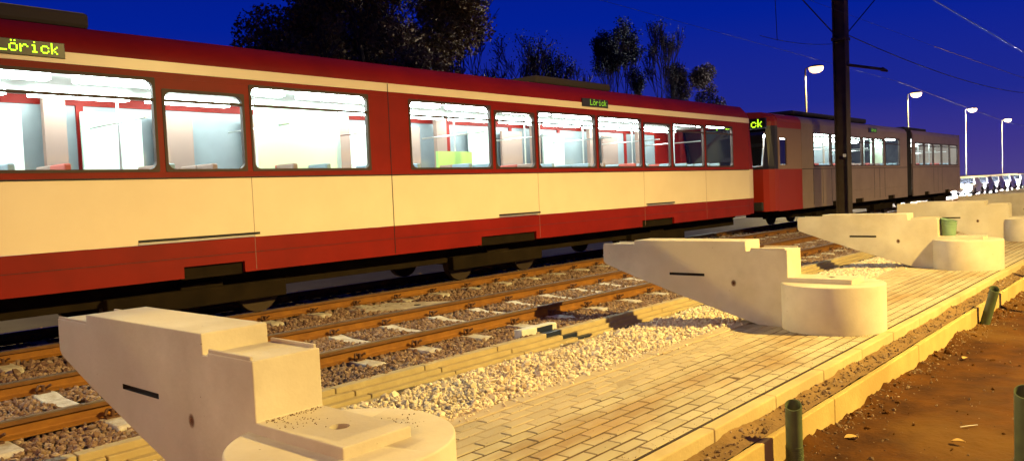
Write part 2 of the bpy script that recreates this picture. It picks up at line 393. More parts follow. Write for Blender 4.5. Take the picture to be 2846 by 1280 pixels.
# blue-black drain gap boxes in each course
for i, (x0,x1,yf,zt) in enumerate(((7.02,7.30,5.64,.006),(7.25,7.53,5.583,-.055),(7.44,7.72,5.51,-.10))):
    t = thing('drain_block', ['dark blue drain block in the top course of the stepped concrete edge','dark blue drain block in the middle course of the stepped concrete edge','dark blue drain block in the lowest course by the gravel'][i], 'drain block', ((x0+x1)/2, yf, zt-.05), 'dark blue drain blocks')
    mb = MB(); mb.box(x0+.004, x1-.004, yf+.006, yf+.11, zt-.07, zt-.004); build('box', mb, M['blueface'], t, bevel=.004)
    mb = MB(); mb.box(x1-.004, x1+.055, yf-.004, yf+.09, zt-.06, zt); build('end_cap', mb, M['edge'], t, bevel=.006)
t = thing('drain_block', 'pale stone block with a dark blue face resting on the ballast', 'drain block', (7.1,5.8,0), 'dark blue drain blocks')
mb = MB(); mb.box(6.76,7.40,5.784,5.90,-.08,.066); build('stone', mb, M['paleblock'], t, bevel=.012)
mb = MB(); mb.box(7.03,7.31,5.776,5.80,-.03,.055); build('dark_face', mb, M['blueface'], t, bevel=.003)

# stones
def ico():
    p = (1+5**.5)/2
    v = np.array([(-1,p,0),(1,p,0),(-1,-p,0),(1,-p,0),(0,-1,p),(0,1,p),(0,-1,-p),(0,1,-p),(p,0,-1),(p,0,1),(-p,0,-1),(-p,0,1)])/math.sqrt(1+p*p)
    f = [(0,11,5),(0,5,1),(0,1,7),(0,7,10),(0,10,11),(1,5,9),(5,11,4),(11,10,2),(10,7,6),(7,1,8),(3,9,4),(3,4,2),(3,2,6),(3,6,8),(3,8,9),(4,9,5),(2,4,11),(6,2,10),(8,6,7),(9,8,1)]
    return v, np.array(f)
IV, IF = ico()
def stones(name, pos, size, m, kind='stuff', flat=.62):
    n = len(pos)
    V = np.repeat(IV[None], n, 0)*(1+rng.uniform(-.28,.28,(n,12,1)))
    sc = rng.uniform(.65,1.25,(n,3)); sc[:,2] *= flat/.8
    V = V*sc[:,None,:]*size[:,None,None]
    ax = rng.normal(size=(n,3)); ax /= np.linalg.norm(ax,axis=1,keepdims=True); an = rng.uniform(0,6.28,n)
    K = np.zeros((n,3,3)); K[:,0,1]=-ax[:,2];K[:,0,2]=ax[:,1];K[:,1,0]=ax[:,2];K[:,1,2]=-ax[:,0];K[:,2,0]=-ax[:,1];K[:,2,1]=ax[:,0]
    Rm = np.eye(3)[None]+np.sin(an)[:,None,None]*K+(1-np.cos(an))[:,None,None]*(K@K)
    V = np.einsum('nij,nkj->nki', Rm, V)+pos[:,None,:]
    Fs = IF[None]+(np.arange(n)*12)[:,None,None]
    me = bpy.data.meshes.new(name); me.vertices.add(n*12); me.vertices.foreach_set('co', V.reshape(-1).astype(np.float32))
    nf = n*20; me.loops.add(nf*3); me.loops.foreach_set('vertex_index', Fs.reshape(-1).astype(np.int32))
    me.polygons.add(nf); me.polygons.foreach_set('loop_start', np.arange(0,nf*3,3,dtype=np.int32))
    me.materials.append(m); me.update(calc_edges=True)
    me.shade_flat(); ob = bpy.data.objects.new(name, me); C.objects.link(ob); ob['kind'] = kind; return ob
def scatter(x0,x1,y0,y1,sp,zf,jit=.5, keep=None):
    nx = int((x1-x0)/sp); ny = int((y1-y0)/sp)
    X, Y = np.meshgrid(x0+(np.arange(nx)+.5)*sp, y0+(np.arange(ny)+.5)*sp)
    X = X.ravel()+rng.uniform(-jit,jit,X.size)*sp; Y = Y.ravel()+rng.uniform(-jit,jit,Y.size)*sp
    Z = np.array([zf(a,b) for a,b in zip(X,Y)])
    P = np.stack([X,Y,Z],1)
    if keep is not None: P = P[np.array([keep(a,b) for a,b in zip(X,Y)])]
    return P
def gz(x,y):
    t = (y-4.1)/1.41
    return -.028 - .075*t + .02*noise.noise(Vector((x*1.7,y*1.7,0)))
def gkeep(x,y):
    return y > 4.085 + .03*noise.noise(Vector((x*4,0,0))) and y < 5.27 + .10*noise.noise(Vector((x*1.7,5,0)))+.05*noise.noise(Vector((x*7,5,0)))
P1 = scatter(1.5,12,4.08,5.53,.037,gz,.5,gkeep); S1 = rng.uniform(.015,.034,len(P1))
P2 = scatter(12,30,4.08,5.53,.052,gz,.5,gkeep); S2 = rng.uniform(.022,.040,len(P2))
P1b = P1[rng.random(len(P1))<.35].copy(); P1b[:,2] += .02; S1b = rng.uniform(.013,.026,len(P1b))
sp_ = np.array([(random.uniform(2.5,16), 4.09-abs(random.gauss(0,.07)), .008) for k in range(330)]+[(random.uniform(2.5,16), random.uniform(5.21,5.49), -.118) for k in range(260)])
big = P1[rng.random(len(P1))<.03].copy(); big[:,2] += .022
struct(stones('gravel', np.vstack([P1,P1b,P2,sp_,big]), np.concatenate([S1,S1b,S2,rng.uniform(.005,.019,len(sp_)),rng.uniform(.03,.046,len(big))]), M['gravel']), 'stuff')
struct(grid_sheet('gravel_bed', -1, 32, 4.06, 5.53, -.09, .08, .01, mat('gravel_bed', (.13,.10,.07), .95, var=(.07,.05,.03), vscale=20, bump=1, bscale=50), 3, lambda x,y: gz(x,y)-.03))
mb = MB(); mb.add([(32,4.06,-.06),(80,4.06,-.06),(80,5.53,-.1),(32,5.53,-.1)], [(0,1,2,3)])
struct(build('gravel_far', mb, mat('gravel_far', (.42,.34,.26), .95, var=(.2,.15,.1), vscale=14, bump=1, bscale=20)))

ZR = .07                     # rail head height
RH = 6.795; RAIL_Y = [RH, RH+1.505, 10.262, 10.262+1.505]
SL = .0                      # sleepers lie square to the rails
def bz(x,y):
    z = -.105
    if y < 6.2: z = -.105 + .075*max(0,(6.2-y)/.5)
    if 8.55 < y < 9.6: z = -.12
    return z + .014*noise.noise(Vector((x*2.3,y*2.3,0)))
PIT = .8265; X_S0 = 6.83
def on_sleeper(x, y):
    k = round((x-X_S0)/PIT); dx = abs(x-X_S0-k*PIT)
    if dx < .115 and (6.36 < y < 8.80 ): return False
    k = round((x-X_S0-.25)/PIT); dx = abs(x-X_S0-.25-k*PIT)
    if dx < .115 and (9.78 < y < 12.3): return False
    return True
def bkeep(x,y):
    if y < 5.71: return False
    for ry in RAIL_Y:
        if abs(y-ry) < .055: return False
    return on_sleeper(x,y)
Q1 = scatter(1.0,13,5.70,9.7,.046,bz,.5,bkeep); T1 = rng.uniform(.020,.040,len(Q1))
Q1b = Q1[rng.random(len(Q1))<.30].copy(); Q1b[:,2] += .022; T1b = rng.uniform(.018,.034,len(Q1b))
Q2 = scatter(13,30,5.70,9.7,.075,bz,.5,bkeep); T2 = rng.uniform(.034,.055,len(Q2))
Q3 = scatter(1,30,9.7,12.9,.09,bz,.5,bkeep); T3 = rng.uniform(.04,.06,len(Q3))
struct(stones('ballast', np.vstack([Q1,Q1b,Q2,Q3]), np.concatenate([T1,T1b,T2,T3]), M['ballast']), 'stuff')
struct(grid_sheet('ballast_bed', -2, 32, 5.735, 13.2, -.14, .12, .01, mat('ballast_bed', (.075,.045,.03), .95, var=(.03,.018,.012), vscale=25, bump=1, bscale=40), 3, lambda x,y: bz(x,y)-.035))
mb = MB(); mb.add([(32,5.74,-.11),(260,5.74,-.11),(260,13.2,-.13),(32,13.2,-.13)], [(0,1,2,3)])
mb.add([(-60,5.74,-.15),(-2,5.74,-.15),(-2,13.2,-.15),(-60,13.2,-.15)], [(0,1,2,3)])
struct(build('ballast_far', mb, mat('ballast_far', (.13,.085,.055), .95, var=(.06,.04,.025), vscale=14, bump=1, bscale=22)))

# sleepers with clips
def sleeper_proto(y0, label, group, clips=True):
    t = thing('sleeper', label, 'sleeper', (X_S0, y0+1.2, -.1), group)
    mb = MB(); L_ = 2.42
    # profile along y: ends high, middle waisted
    ys = [0,.05,.35,.62,.80,1.21,1.62,1.80,2.07,2.37,2.42]; zs = [-.095,-.072,-.070,-.070,-.098,-.105,-.098,-.070,-.070,-.072,-.095]
    if True:
        vs = []
        for y,z in zip(ys,zs):
            hw = .118
            tw = .098
            vs += [(X_S0-hw,y0+y,-.24),(X_S0-tw,y0+y,z),(X_S0+tw,y0+y,z),(X_S0+hw,y0+y,-.24)]
        fs = []
        for i in range(len(ys)-1):
            for k in range(3): fs.append((4*i+k, 4*i+k+1, 4*(i+1)+k+1, 4*(i+1)+k))
        fs += [(0,3,2,1), tuple(4*(len(ys)-1)+k for k in range(4))]
        mb.add(vs, fs)
    build('beam', mb, M['sleeper'], t, bevel=.012)
    if clips:
        for ry in (y0+.41+.03, y0+.41+1.505+.03):
            for s in (-1,1):
                mb = MB(); yy = ry+s*.095
                mb.box(X_S0-.055,X_S0+.055, yy-.025, yy+.025, -.072, -.055)
                pts = []
                for k in range(9):
                    a = k/8*math.pi*1.25
                    pts.append((X_S0-.06+.12*k/8, yy - s*.038*math.sin(a), -.045+.044*abs(math.sin(a*1.2))))
                mb.path(pts, .012, 6)
                mb.cyl((X_S0,yy,-.06),(X_S0,yy,.004),.018,.015,8)
                build('rail_clip', mb, M['clip'], t)
    return t
LS1 = 'grey concrete sleeper lying across the empty near track'; G1_ = 'sleepers of the near track'
s0 = sleeper_proto(6.345, LS1, G1_)
s0f = sleeper_proto(6.345, LS1, G1_, clips=False)
for k in range(-6, 40):
    if k == 0: continue
    x = X_S0+k*PIT
    dup(s0 if k < 16 else s0f, (x+random.uniform(-.015,.015), s0.location.y+random.uniform(-.02,.02), s0.location.z))
bpy.data.objects.remove(s0f.children[0], do_unlink=True); bpy.data.objects.remove(s0f, do_unlink=True)
LS2 = 'concrete sleeper lying under the red and cream tram'; G2_ = 'sleepers of the tram track'
q0 = sleeper_proto(9.812, LS2, G2_); q0.location.x += .25
for k in range(-6, 36):
    if k == 0: continue
    dup(q0, (X_S0+.25+k*PIT, q0.location.y+random.uniform(-.02,.02), q0.location.z))
# rails
def rail(y, label, x0=-6, x1=240):
    prof = [(-.065,-.078),(.065,-.078),(.065,-.068),(.014,-.052),(.008,-.04),(.008,.018),(.036,.026),(.037,.058),(.029,.068),(-.029,.068),(-.037,.058),(-.036,.026),(-.008,.018),(-.008,-.04),(-.014,-.052),(-.065,-.068)]
    mb = MB(); n = len(prof)
    prof = [(y-a, z+.002) for a,z in prof]
    vs = [(x0,a,z) for a,z in prof]+[(x1,a,z) for a,z in prof]; mb.v = vs
    for i in range(n):
        mb.f.append((i,i+n,(i+1)%n+n,(i+1)%n)); mb.m.append(1 if i in (7,8,9) else 2 if i in (5,6,10,11) else 0)
    mb.f.append(tuple(range(n))); mb.m.append(0)
    o = build('rail', mb, [M['rust'],M['steel'],M['railside']]); tag(o, label, 'rail', 'tram rails')
rail(RAIL_Y[0], 'rusty rail of the empty track, nearest to the brackets')
rail(RAIL_Y[1], 'second rusty rail of the empty track with shiny top')
rail(RAIL_Y[2], 'rail of the tram track on the camera side of the tram')
rail(RAIL_Y[3], 'farthest rail, hidden in the dark beneath the tram')
# inspection slab between the tracks
mb = MB(); mb.add([(7.55,9.93,-.075),(7.62,9.62,-.075),(8.6,8.55,-.062),(9.15,8.55,-.062),(8.75,9.35,-.066),(8.3,9.93,-.07)], [(0,1,2,3,4,5)][::-1])
vs = mb.v[:]; mb = MB(); n = len(vs); mb.add(vs+[(a,b,c-.06) for a,b,c in vs], [tuple(range(n))[::-1]]+[(i,(i+1)%n,(i+1)%n+n,i+n) for i in range(n)])
o = tag(build('cover_slab', mb, M['sleeper'], origin=(8.3,9.3,-.1)), 'flat concrete cover slab with a hole between the two tracks', 'cover slab')
mb = MB(); mb.cyl((8.35,9.25,-.07),(8.35,9.25,-.0615),.055,.055,16); b2 = build('hole', mb, M['dark_hole']); b2.parent = o; b2.location = (-8.3,-9.3,.1)

# ------------------------------------------------------------------ platform brackets
def boolcut(ob, cutters):
    for c in cutters:
        md = ob.modifiers.new('b','BOOLEAN'); md.operation = 'DIFFERENCE'; md.solver = 'EXACT'; md.object = c
    bpy.context.view_layer.update()
    dg = bpy.context.evaluated_depsgraph_get()
    me = bpy.data.meshes.new_from_object(ob.evaluated_get(dg)); ob.modifiers.clear(); ob.data = me
    for c in cutters: bpy.data.objects.remove(c, do_unlink=True)
X1, SP, W = 2.0556, 6.52876, .3912
def bracket():
    xa, xb = X1, X1+W; xc = (xa+xb)/2
    t = thing('platform_bracket', '', 'concrete bracket', (xc,3.06,0), 'concrete platform brackets in a row')
    prof = [(5.901,.672),(5.901,.886),(5.429,.884),(5.426,.944),(3.958,.944),(3.955,.832),(3.905,.832),(3.903,.849),(3.477,.849),(3.474,.549),(2.795,.549),(2.793,.42),(3.30,.42),(3.34,-.08),(3.55,-.08),(4.72,.262),(5.42,.482),(5.80,.612),(5.87,.638)]
    mb = MB(); mb.prism(prof, xa, xb)
    beam = build('beam', mb, [M['concrete'], M['dark_hole']], t, bevel=.006, seg=2, ang=25)
    cuts = []
    ctr = t.location
    mb = MB(); mb.box(xa-.05, xa+.045, 4.475, 4.94, .528, .560, 0); cuts.append(build('cut', mb, M['dark_hole'], bevel=.004))
    mb = MB(); mb.cyl((xa-.05,4.11,.462),(xa+.03,4.11,.462),.019,.010,14); cuts.append(build('cut', mb, M['dark_hole']))
    mb = MB(); mb.cyl((xc,3.075,.30),(xc,3.075,.60),.048,.048,24); cuts.append(build('cut', mb, M['concrete']))
    boolcut(beam, cuts)
    mb = MB()
    for (a,b) in ((xa+.004,xa+.022),(xb-.022,xb-.004)):
        mb = MB(); mb.box(a,b,3.50,3.90,.845,.868); build('edge_lip', mb, M['concrete'], t, bevel=.005)
        mb = MB(); mb.box(a,b,5.44,5.895,.882,.900); build('edge_lip', mb, M['concrete'], t, bevel=.005)
    mb = MB(); n = 72; RB = .53
    mb.cyl((xc,3.06,-.06),(xc,3.06,.496),RB,RB,n)
    ft = build('footing', mb, M['footing'], t, bevel=.012, seg=3, ang=50, smooth=True)
    c1 = MB(); c1.cyl((xc,3.075,.30),(xc,3.075,.60),.050,.050,24); boolcut(ft, [build('cut', c1, M['footing'])])
    mb = MB(); mb.tube((xc,3.075,.31),(xc,3.075,.515),.046,.006,24); build('drain_liner', mb, M['green_plastic'], t, smooth=True)
    mb = MB(); mb.cyl((xa-.0012,4.11,.462),(xa-.0004,4.11,.462),.042,.042,24); build('rust_stain', mb, M['ruststain'], t)
    mb = MB(); mb.cyl((xc+.01,3.08,.305),(xc+.01,3.08,.312),.045,.045,20); build('hole_bottom', mb, M['dark_hole'], t)
    return t
b1 = bracket()
b1['label'] = 'nearest concrete bracket, its round footing cut off by the lower edge of the photo'
labs = ['concrete bracket beside the blue drain blocks, second nearest to the camera',
        'concrete bracket with the green bucket standing on its ledge',
        'concrete bracket directly behind the one with the green bucket',
        'second concrete bracket behind the green bucket, only its stepped top showing',
        'third concrete bracket behind the green bucket, small and pale',
        'farthest visible concrete bracket, at the right edge below the headlamps',
        'concrete bracket at the far end of the row, hidden by the others']
for k in range(1, 8): dup(b1, (b1.location.x+SP*k, b1.location.y, 0), labs[k-1])
# rust ring / stains as thin decals on the near bracket side are left to the hole itself
# crumbs and sand lying on the nearest bracket's ledge and footing
cr = []
for k in range(190):
    a = random.random()
    if a < .55: cr.append((X1+.03+random.random()*.34, 3.47-abs(random.gauss(0,.03))-.006, .5505))
    elif a < .8: cr.append((X1+.12+random.gauss(0,.07), 3.30+random.gauss(0,.07), .5505))
    else:
        cr.append((X1+.55+random.gauss(0,.05), 3.02+random.gauss(0,.06), .4985))
cr = np.array([c for c in cr if (c[2] > .54 and X1+.01 < c[0] < X1+W-.01 and 2.80 < c[1] < 3.47) or (c[2] < .54 and X1+W+.02 < c[0])])
cr2 = []
for k_ in range(3):
    cxx = X1+W/2+SP*k_
    for q_ in range(260):
        a = random.uniform(2.2,6.6); r_ = .533+abs(random.gauss(0,.018)); px2, py2 = cxx+r_*math.cos(a), 3.06+r_*math.sin(a)
        if py2 > 2.58: cr2.append((px2,py2,.002))
for q_ in range(1500): cr2.append((random.uniform(1.5,14), random.choice([random.uniform(2.58,3.6), random.gauss(3.9,.1), random.gauss(2.6,.03)]), .002))
struct(stones('grit', np.array(cr2), rng.uniform(.0012,.0042,len(cr2)), M['pebble'], flat=.5), 'stuff')
struct(stones('crumbs', cr, rng.uniform(.0015,.0045,len(cr)), M['pebble'], flat=.5), 'stuff')

# bucket on third bracket
bx, by, bz0 = X1+2*SP+.20, 3.345, .551
t = thing('bucket', 'green plastic bucket tilted on the ledge of a concrete bracket', 'bucket', (bx,by,bz0))
mb = MB(); n = 28; ring = []
lv = [(0,.098),(.02,.105),(.17,.118),(.172,.124),(.182,.124),(.184,.119),(.215,.122),(.217,.128),(.228,.128),(.23,.122),(.262,.127),(.264,.134),(.276,.134),(.276,.122),(.2,.112),(.03,.098)]
for z,r in lv:
    for k in range(n):
        a = 2*math.pi*k/n; mb.v.append((bx+r*math.cos(a), by+r*math.sin(a), bz0+z*(1.0)+ .025*r/.12*math.sin(a)*(z/.27)))
for i in range(len(lv)-1):
    for k in range(n): mb.f.append((i*n+k,i*n+(k+1)%n,(i+1)*n+(k+1)%n,(i+1)*n+k)); mb.m.append(0)
mb.f.append(tuple(range(n-1,-1,-1))); mb.m.append(0); mb.f.append(tuple(range((len(lv)-1)*n,len(lv)*n))); mb.m.append(0)
build('shell', mb, M['bucket'], t, smooth=True)
mb = MB(); pts = []
for k in range(13):
    a = math.pi*k/12; pts.append((bx-.02-.02*math.sin(a), by+.132*math.cos(a), bz0+.25-.13*math.sin(a)*.6))
mb.path(pts, .004, 6); build('handle', mb, M['trim'], t)

# ------------------------------------------------------------------ pipes in the dirt
def pipe(x, y, z0, z1, r, lean, label, ribs=True, slant=.5):
    t = thing('plastic_pipe', label, 'pipe', (x,y,z0), 'green pipes standing in the dirt')
    mb = MB(); mb.tube((x,y,z0),(x+lean[0],y+lean[1],z1), r, .006, 28)
    dv = Vector((x,y,0)).normalized(); nv = []
    for k_, p_ in enumerate(mb.v):
        if 28 <= k_ < 84: q_ = Vector(p_)-Vector((x+lean[0],y+lean[1],z1)); p_ = (p_[0],p_[1],p_[2]+slant*(q_.x*dv.x+q_.y*dv.y))
        nv.append(tuple(p_))
    mb.v = nv; build('tube', mb, M['green_plastic'], t, smooth=True)
    if ribs:
        mb = MB(); hgt = (z1-z0)*.42
        k = 0
        while .012*k < hgt:
            f = (.012*k)/(z1-z0); px_, py_, pz_ = x+lean[0]*f, y+lean[1]*f, z0+.012*k
            mb.tube((px_,py_,pz_),(px_,py_,pz_+.006), r+.0035, .006, 28); k += 1
        build('ribbed_sleeve', mb, M['green_plastic'], t, smooth=True)
    return t
pipe(5.19,2.085,-.36,.115,.054,(.0,0), 'open green pipe standing nearest, beside the kerb')
pipe(11.6,2.15,-.36,.135,.056,(-.02,-.13), 'leaning green pipe beside the kerb')
pipe(15.3,2.20,-.36,.15,.075,(-.05,-.1), 'green pipe cut by the right edge of the photo, by the far kerb')
pipe(5.43,.80,-.36,.32,.06,(.01,0), 'dark green pipe in the lower right corner')
pipe(12.95,1.78,-.36,.35,.07,(0,0), 'pipe just outside the right edge whose shadow falls on the dirt', ribs=False)
# dirt litter
pb = []
for k in range(2600):
    x = 2.5+13*random.random()**1.3; y = -1+3.25*random.random()
    if random.random() < .55: y = 2.21-abs(random.gauss(0,.14))
    z = dirt_z(x,y)+.022*(noise.noise(Vector((x*1.3,y*1.3,3)))+.5*noise.noise(Vector((x*4.03,y*4.03,9))))+.001
    pb.append((x,y,z))
for k in range(1500):
    x = 2.5+14*random.random(); y = random.uniform(2.28,2.44)
    pb.append((x,y,strip_z(x,y)+.004))
pb = np.array(pb)
sz = rng.gamma(1.3,.0042,len(pb))+.0024
struct(stones('pebbles', pb, np.clip(sz,.002,.022), M['pebble'], flat=.5), 'stuff')
cl = []
for k in range(420):
    x = 3+12*random.random()**1.2; y = random.choice([2.2-abs(random.gauss(0,.10)), random.uniform(-.5,2.2)])
    cl.append((x,y,dirt_z(x,y)+.004))
struct(stones('clods', np.array(cl), np.clip(rng.gamma(2,.006,len(cl)),.004,.03), M['dirt'], flat=.5), 'stuff')
def leaf(x,y,z,s,rot,label):
    mb = MB(); n = 9
    for i in range(n):
        u = i/(n-1); wd = .32*s*math.sin(math.pi*u)**.8
        zc = .012*math.sin(u*3)+.004
        for j,v in enumerate((-1,-.5,0,.5,1)):
            a = (u-.5)*s; b = v*wd*(1+.12*math.sin(9*u+j))
            mb.v.append((x+a*math.cos(rot)-b*math.sin(rot), y+a*math.sin(rot)+b*math.cos(rot), z+zc+.012*abs(v)))
    for i in range(n-1):
        for j in range(4): mb.f.append((i*5+j,i*5+j+1,i*5+j+6,i*5+j+5)); mb.m.append(0)
    return tag(build('dry_leaf', mb, M['leafdry'], origin=(x,y,z)), label, 'leaf')
leaf(6.06,2.0,-.33,.115,-.75,'dry yellow leaf lying on the dirt beside the nearest green pipe')
leaf(9.3,1.9,-.325,.10,-.2,'pale dry leaf lying on the dirt in the middle distance')
leaf(6.35,1.35,-.325,.09,-1.3,'small curled dry leaf near the lower right corner')
# twig
mb = MB(); mb.path([(6.75,1.42,-.318),(6.80,1.37,-.312),(6.86,1.325,-.314)], .004, 5)
tag(build('twig', mb, M['paleblock'], origin=(6.8,1.37,-.32)), 'thin pale stick on the dirt in the lower right', 'twig')

# ------------------------------------------------------------------ trams
YS = 9.75; YO = 12.20; YC = (YS+YO)/2
FONT = {'L':["10000","10000","10000","10000","10000","10000","11111"],
 'o':["00000","00000","01110","10001","10001","10001","01110"],
 'O':["01010","00000","01110","10001","10001","10001","01110"],
 'r':["00000","00000","10110","11001","10000","10000","10000"],
 'i':["00100","00000","01100","00100","00100","00100","01110"],
 'c':["00000","00000","01110","10001","10000","10001","01110"],
 'k':["10000","10000","10010","10100","11000","10100","10010"],
 ' ':["00000"]*7,'7':["11111","00001","00010","00100","01000","01000","01000"],'4':["00010","00110","01010","10010","11111","00010","00010"],'U':["10001"]*6+["01110"]}
def led(name, parent, text, org, ux, uz, pitch, m, nrm):
    mb = MB(); u = Vector(ux); v = Vector(uz); nn = Vector(nrm); d = pitch*.44
    for ci, ch in enumerate(text):
        for r_, row in enumerate(FONT[ch]):
            for c_, bit in enumerate(row):
                if bit == '1':
                    p = Vector(org)+u*((ci*6+c_)*pitch)-v*(r_*pitch)
                    q = [p-u*d-v*d, p+u*d-v*d, p+u*d+v*d, p-u*d+v*d]
                    mb.add(q+[a-nn*.003 for a in q], [(0,1,2,3),(0,1,5,4),(1,2,6,5),(2,3,7,6),(3,0,4,7)])
    return build(name, mb, m, parent)
def wheelset(parent, x, name='bogie'):
    mb = MB()
    mb.box(x-1.25,x+1.25,YC-.95,YC-.80,.28,.52,0); mb.box(x-1.25,x+1.25,YC+.80,YC+.95,.28,.52,0)
    mb.box(x-.3,x+.3,YC-.9,YC+.9,.35,.60,0)
    bg_ = build(name, mb, M['under'], parent, bevel=.02)
    for dx in (-.9,.9):
        mb = MB()
        for yy in (RAIL_Y[2], RAIL_Y[3]):
            mb.cyl((x+dx,yy-.06,ZR+.34),(x+dx,yy+.06,ZR+.34),.335,.335,32); mb.cyl((x+dx,yy-.075,ZR+.34),(x+dx,yy-.05,ZR+.34),.12,.12,20)
        mb.cyl((x+dx,YC-.7,ZR+.34),(x+dx,YC+.7,ZR+.34),.07,.07,12)
        w_ = build('wheelset', mb, M['wheel'], parent, smooth=True)
    return bg_
def side_panel(mb, x0, x1, z0, z1, holes, mi, y=YS, th=.05, out=1):
    """wall slab between x0..x1,z0..z1 with rectangular holes (sorted, full list), thickness towards +y*out"""
    cur = x0
    def bx_(a,b,c,d):
        if b-a > 1e-4 and d-c > 1e-4: mb.box(a,b,min(y,y+th*out),max(y,y+th*out),c,d,mi)
    for (a,b,c,d) in holes:
        bx_(cur,a,z0,z1); bx_(a,b,z0,c); bx_(a,b,d,z1); cur = b
    bx_(cur,x1,z0,z1)
def rounded_window(parent, x0, x1, z0, z1, y, transom=None, rad=.09, out=-1, frame='frame'):
    """frame + pane; out=-1: outside is towards -y"""
    fr = MB(); k = .024; n = 5
    def loop(a0,a1,b0,b1,r):
        pts = []
        for (cx_,cz_,s) in ((a1-r,b1-r,0),(a0+r,b1-r,1),(a0+r,b0+r,2),(a1-r,b0+r,3)):
            for i in range(n+1):
                t_ = math.pi/2*(s+i/n); pts.append((cx_+r*math.cos(t_), cz_+r*math.sin(t_)))
        return pts
    o1 = loop(x0-.012,x1+.012,z0-.012,z1+.012,.02); i1 = loop(x0+k,x1-k,z0+k,z1-k,rad)
    ya, yb = y+out*.008, y-out*.055; m_ = len(o1)
    vs = [(a,ya,b) for a,b in o1]+[(a,ya,b) for a,b in i1]+[(a,yb,b) for a,b in o1]+[(a,yb,b) for a,b in i1]
    fs = []
    for i in range(m_):
        j = (i+1)%m_
        fs += [(i,j,m_+j,m_+i),(m_+i,m_+j,3*m_+j,3*m_+i),(2*m_+i,2*m_+j,j,i),(3*m_+i,3*m_+j,2*m_+j,2*m_+i)]
    fr.add(vs, fs)
    if transom: fr.box(x0+.02,x1-.02,min(ya,yb)+.004,max(ya,yb)-.004,transom-.016,transom+.016)
    f = build('window', fr, M[frame], parent)
    pn = MB(); pn.add([(a,y-out*.02,b) for a,b in loop(x0+.02,x1-.02,z0+.02,z1-.02,rad)], [tuple(range(4*(n+1)))])
    p = build('pane', pn, M['glass']); p.parent = f; p.location = -parent.location
    p.location = (-parent.location.x,-parent.location.y,-parent.location.z)
    return f
def fix_children(t): pass

def seat(mb, x, y, mi, w=.44, face=1):
    mb.box(x-.02, x+.40, y-w/2, y+w/2, 1.42, 1.52, mi)
    xb = x-.02 if face > 0 else x+.40
    mb.box(xb-.05, xb+.03, y-w/2, y+w/2, 1.42, 2.16, mi)

def interior(t, x0, x1, z_top, seats, dark_to=None):
    mb = MB(); mb.box(x0,x1,YS+.06,YO-.06,.93,.98); build('cabin_floor', mb, M['infloor'], t)
    mb = MB()
    mb.box(x0,x1,YS+.07,YO-.07,z_top+.12,z_top+.17); build('ceiling', mb, M['ceil'], t)
    mb = MB()
    x = x0+.5
    while x < x1-.5:
        e_ = min(x+1.25, x1-.3)
        for yy in (10.12, 11.62): mb.box(x,e_,yy-.09,yy+.09,z_top+.03,z_top+.115)
        x += 1.55
    build('ceiling_light', mb, M['tubelight'], t)

def make_tram(t, x0, x1, winA, scheme, roofz, cab_left=False, cab_right=False, bogies=(), seed=1, arches=(), arti=()):
    rnd = random.Random(seed)
    lower, band, upper, stripe, roofm = scheme
    mats = [M[lower], M[band], M[upper], M[stripe], M[roofm], M['under']]
    zb, z1, z2, z3, z4, z5, z6 = .70, 1.16, 1.975, 2.055, 3.20, 3.275, 3.405
    mb = MB()
    # skirt with wheel arch recesses
    hl = sorted((a,b,zb-.01,zb+.145) for a,b in arches)
    side_panel(mb, x0, x1, zb, z1-.004, hl, 0)
    mb.box(x0,x1,YO-.05,YO,zb,z1-.004,0)
    cutx = sorted(arti)
    def spans(z_0,z_1,mi,holes=None,y=YS,out=1):
        side_panel(mb, x0, x1, z_0, z_1, holes or [], mi, y=y, out=out)
    spans(z1, z2-.003, 1); spans(z2, z3, 2)
    spans(z3+.0005, z4, 2, [(a,b,z3+.0005,c) for a,b,c in winA])
    spans(z4+.0005, z5-.002, 2); spans(z5, z6, 3)
    spans(z1, z2-.003, 1, y=YO, out=-1); spans(z2, z3, 2, y=YO, out=-1)
    spans(z3+.0005, z4, 2, [(a,b,z3+.0005,3.1) for a,b,c in winA], y=YO, out=-1)
    spans(z4+.0005, z5-.002, 2, y=YO, out=-1); spans(z5, z6, 3, y=YO, out=-1)
    body = build('body', mb, mats, t)
    # roof shell: thick curved strip
    prof = [(YS,z6+.003),(YS+.02,3.50),(YS+.09,3.60),(YS+.22,roofz-.06),(YS+.50,roofz),(YC,roofz+.05)]
    full = prof+[(2*YC-a,b) for a,b in prof[-2::-1]]
    inner = [(a+(.05 if a<YC else -.05 if a>YC else 0), b-.05) for a,b in full]
    mb = MB(); mb.prism((full+inner[::-1])[::-1], x0, x1)
    # end colour
    ro = build('roof', mb, M[roofm], t, smooth=True)
    for a,b,c in winA:
        rounded_window(t, a, b, z3+.0005, c, YS, transom=2.93 if c > 3.0 else None)
        mbp = MB(); mbp.add([(a,YO-.02,z3),(b,YO-.02,z3),(b,YO-.02,3.1),(a,YO-.02,3.1)], [(0,1,2,3)]); build('far_pane', mbp, M['reflglass'], t)
    interior(t, x0+.15, x1-.15, 3.10, None)
    # sill trim line + rubbing strip
    mb = MB(); mb.box(x0,x1,YS-.010,YS-.001,z2-.018,z2-.002); build('trim_strip', mb, M['rubber'], t)
    mb = MB(); mb.box(x0+.2,x1-.2,YS+.42,YO-.42,.42,zb+.05)
    build('underfloor', mb, M['under'], t)
    for bxx in bogies: wheelset(t, bxx)
    for (a,b) in arches:
        mbz = MB(); mbz.box(a-.02,b+.02,YS+.053,YS+.09,zb-.02,zb+.16); build('arch_liner', mbz, M['under'], t)
    return body

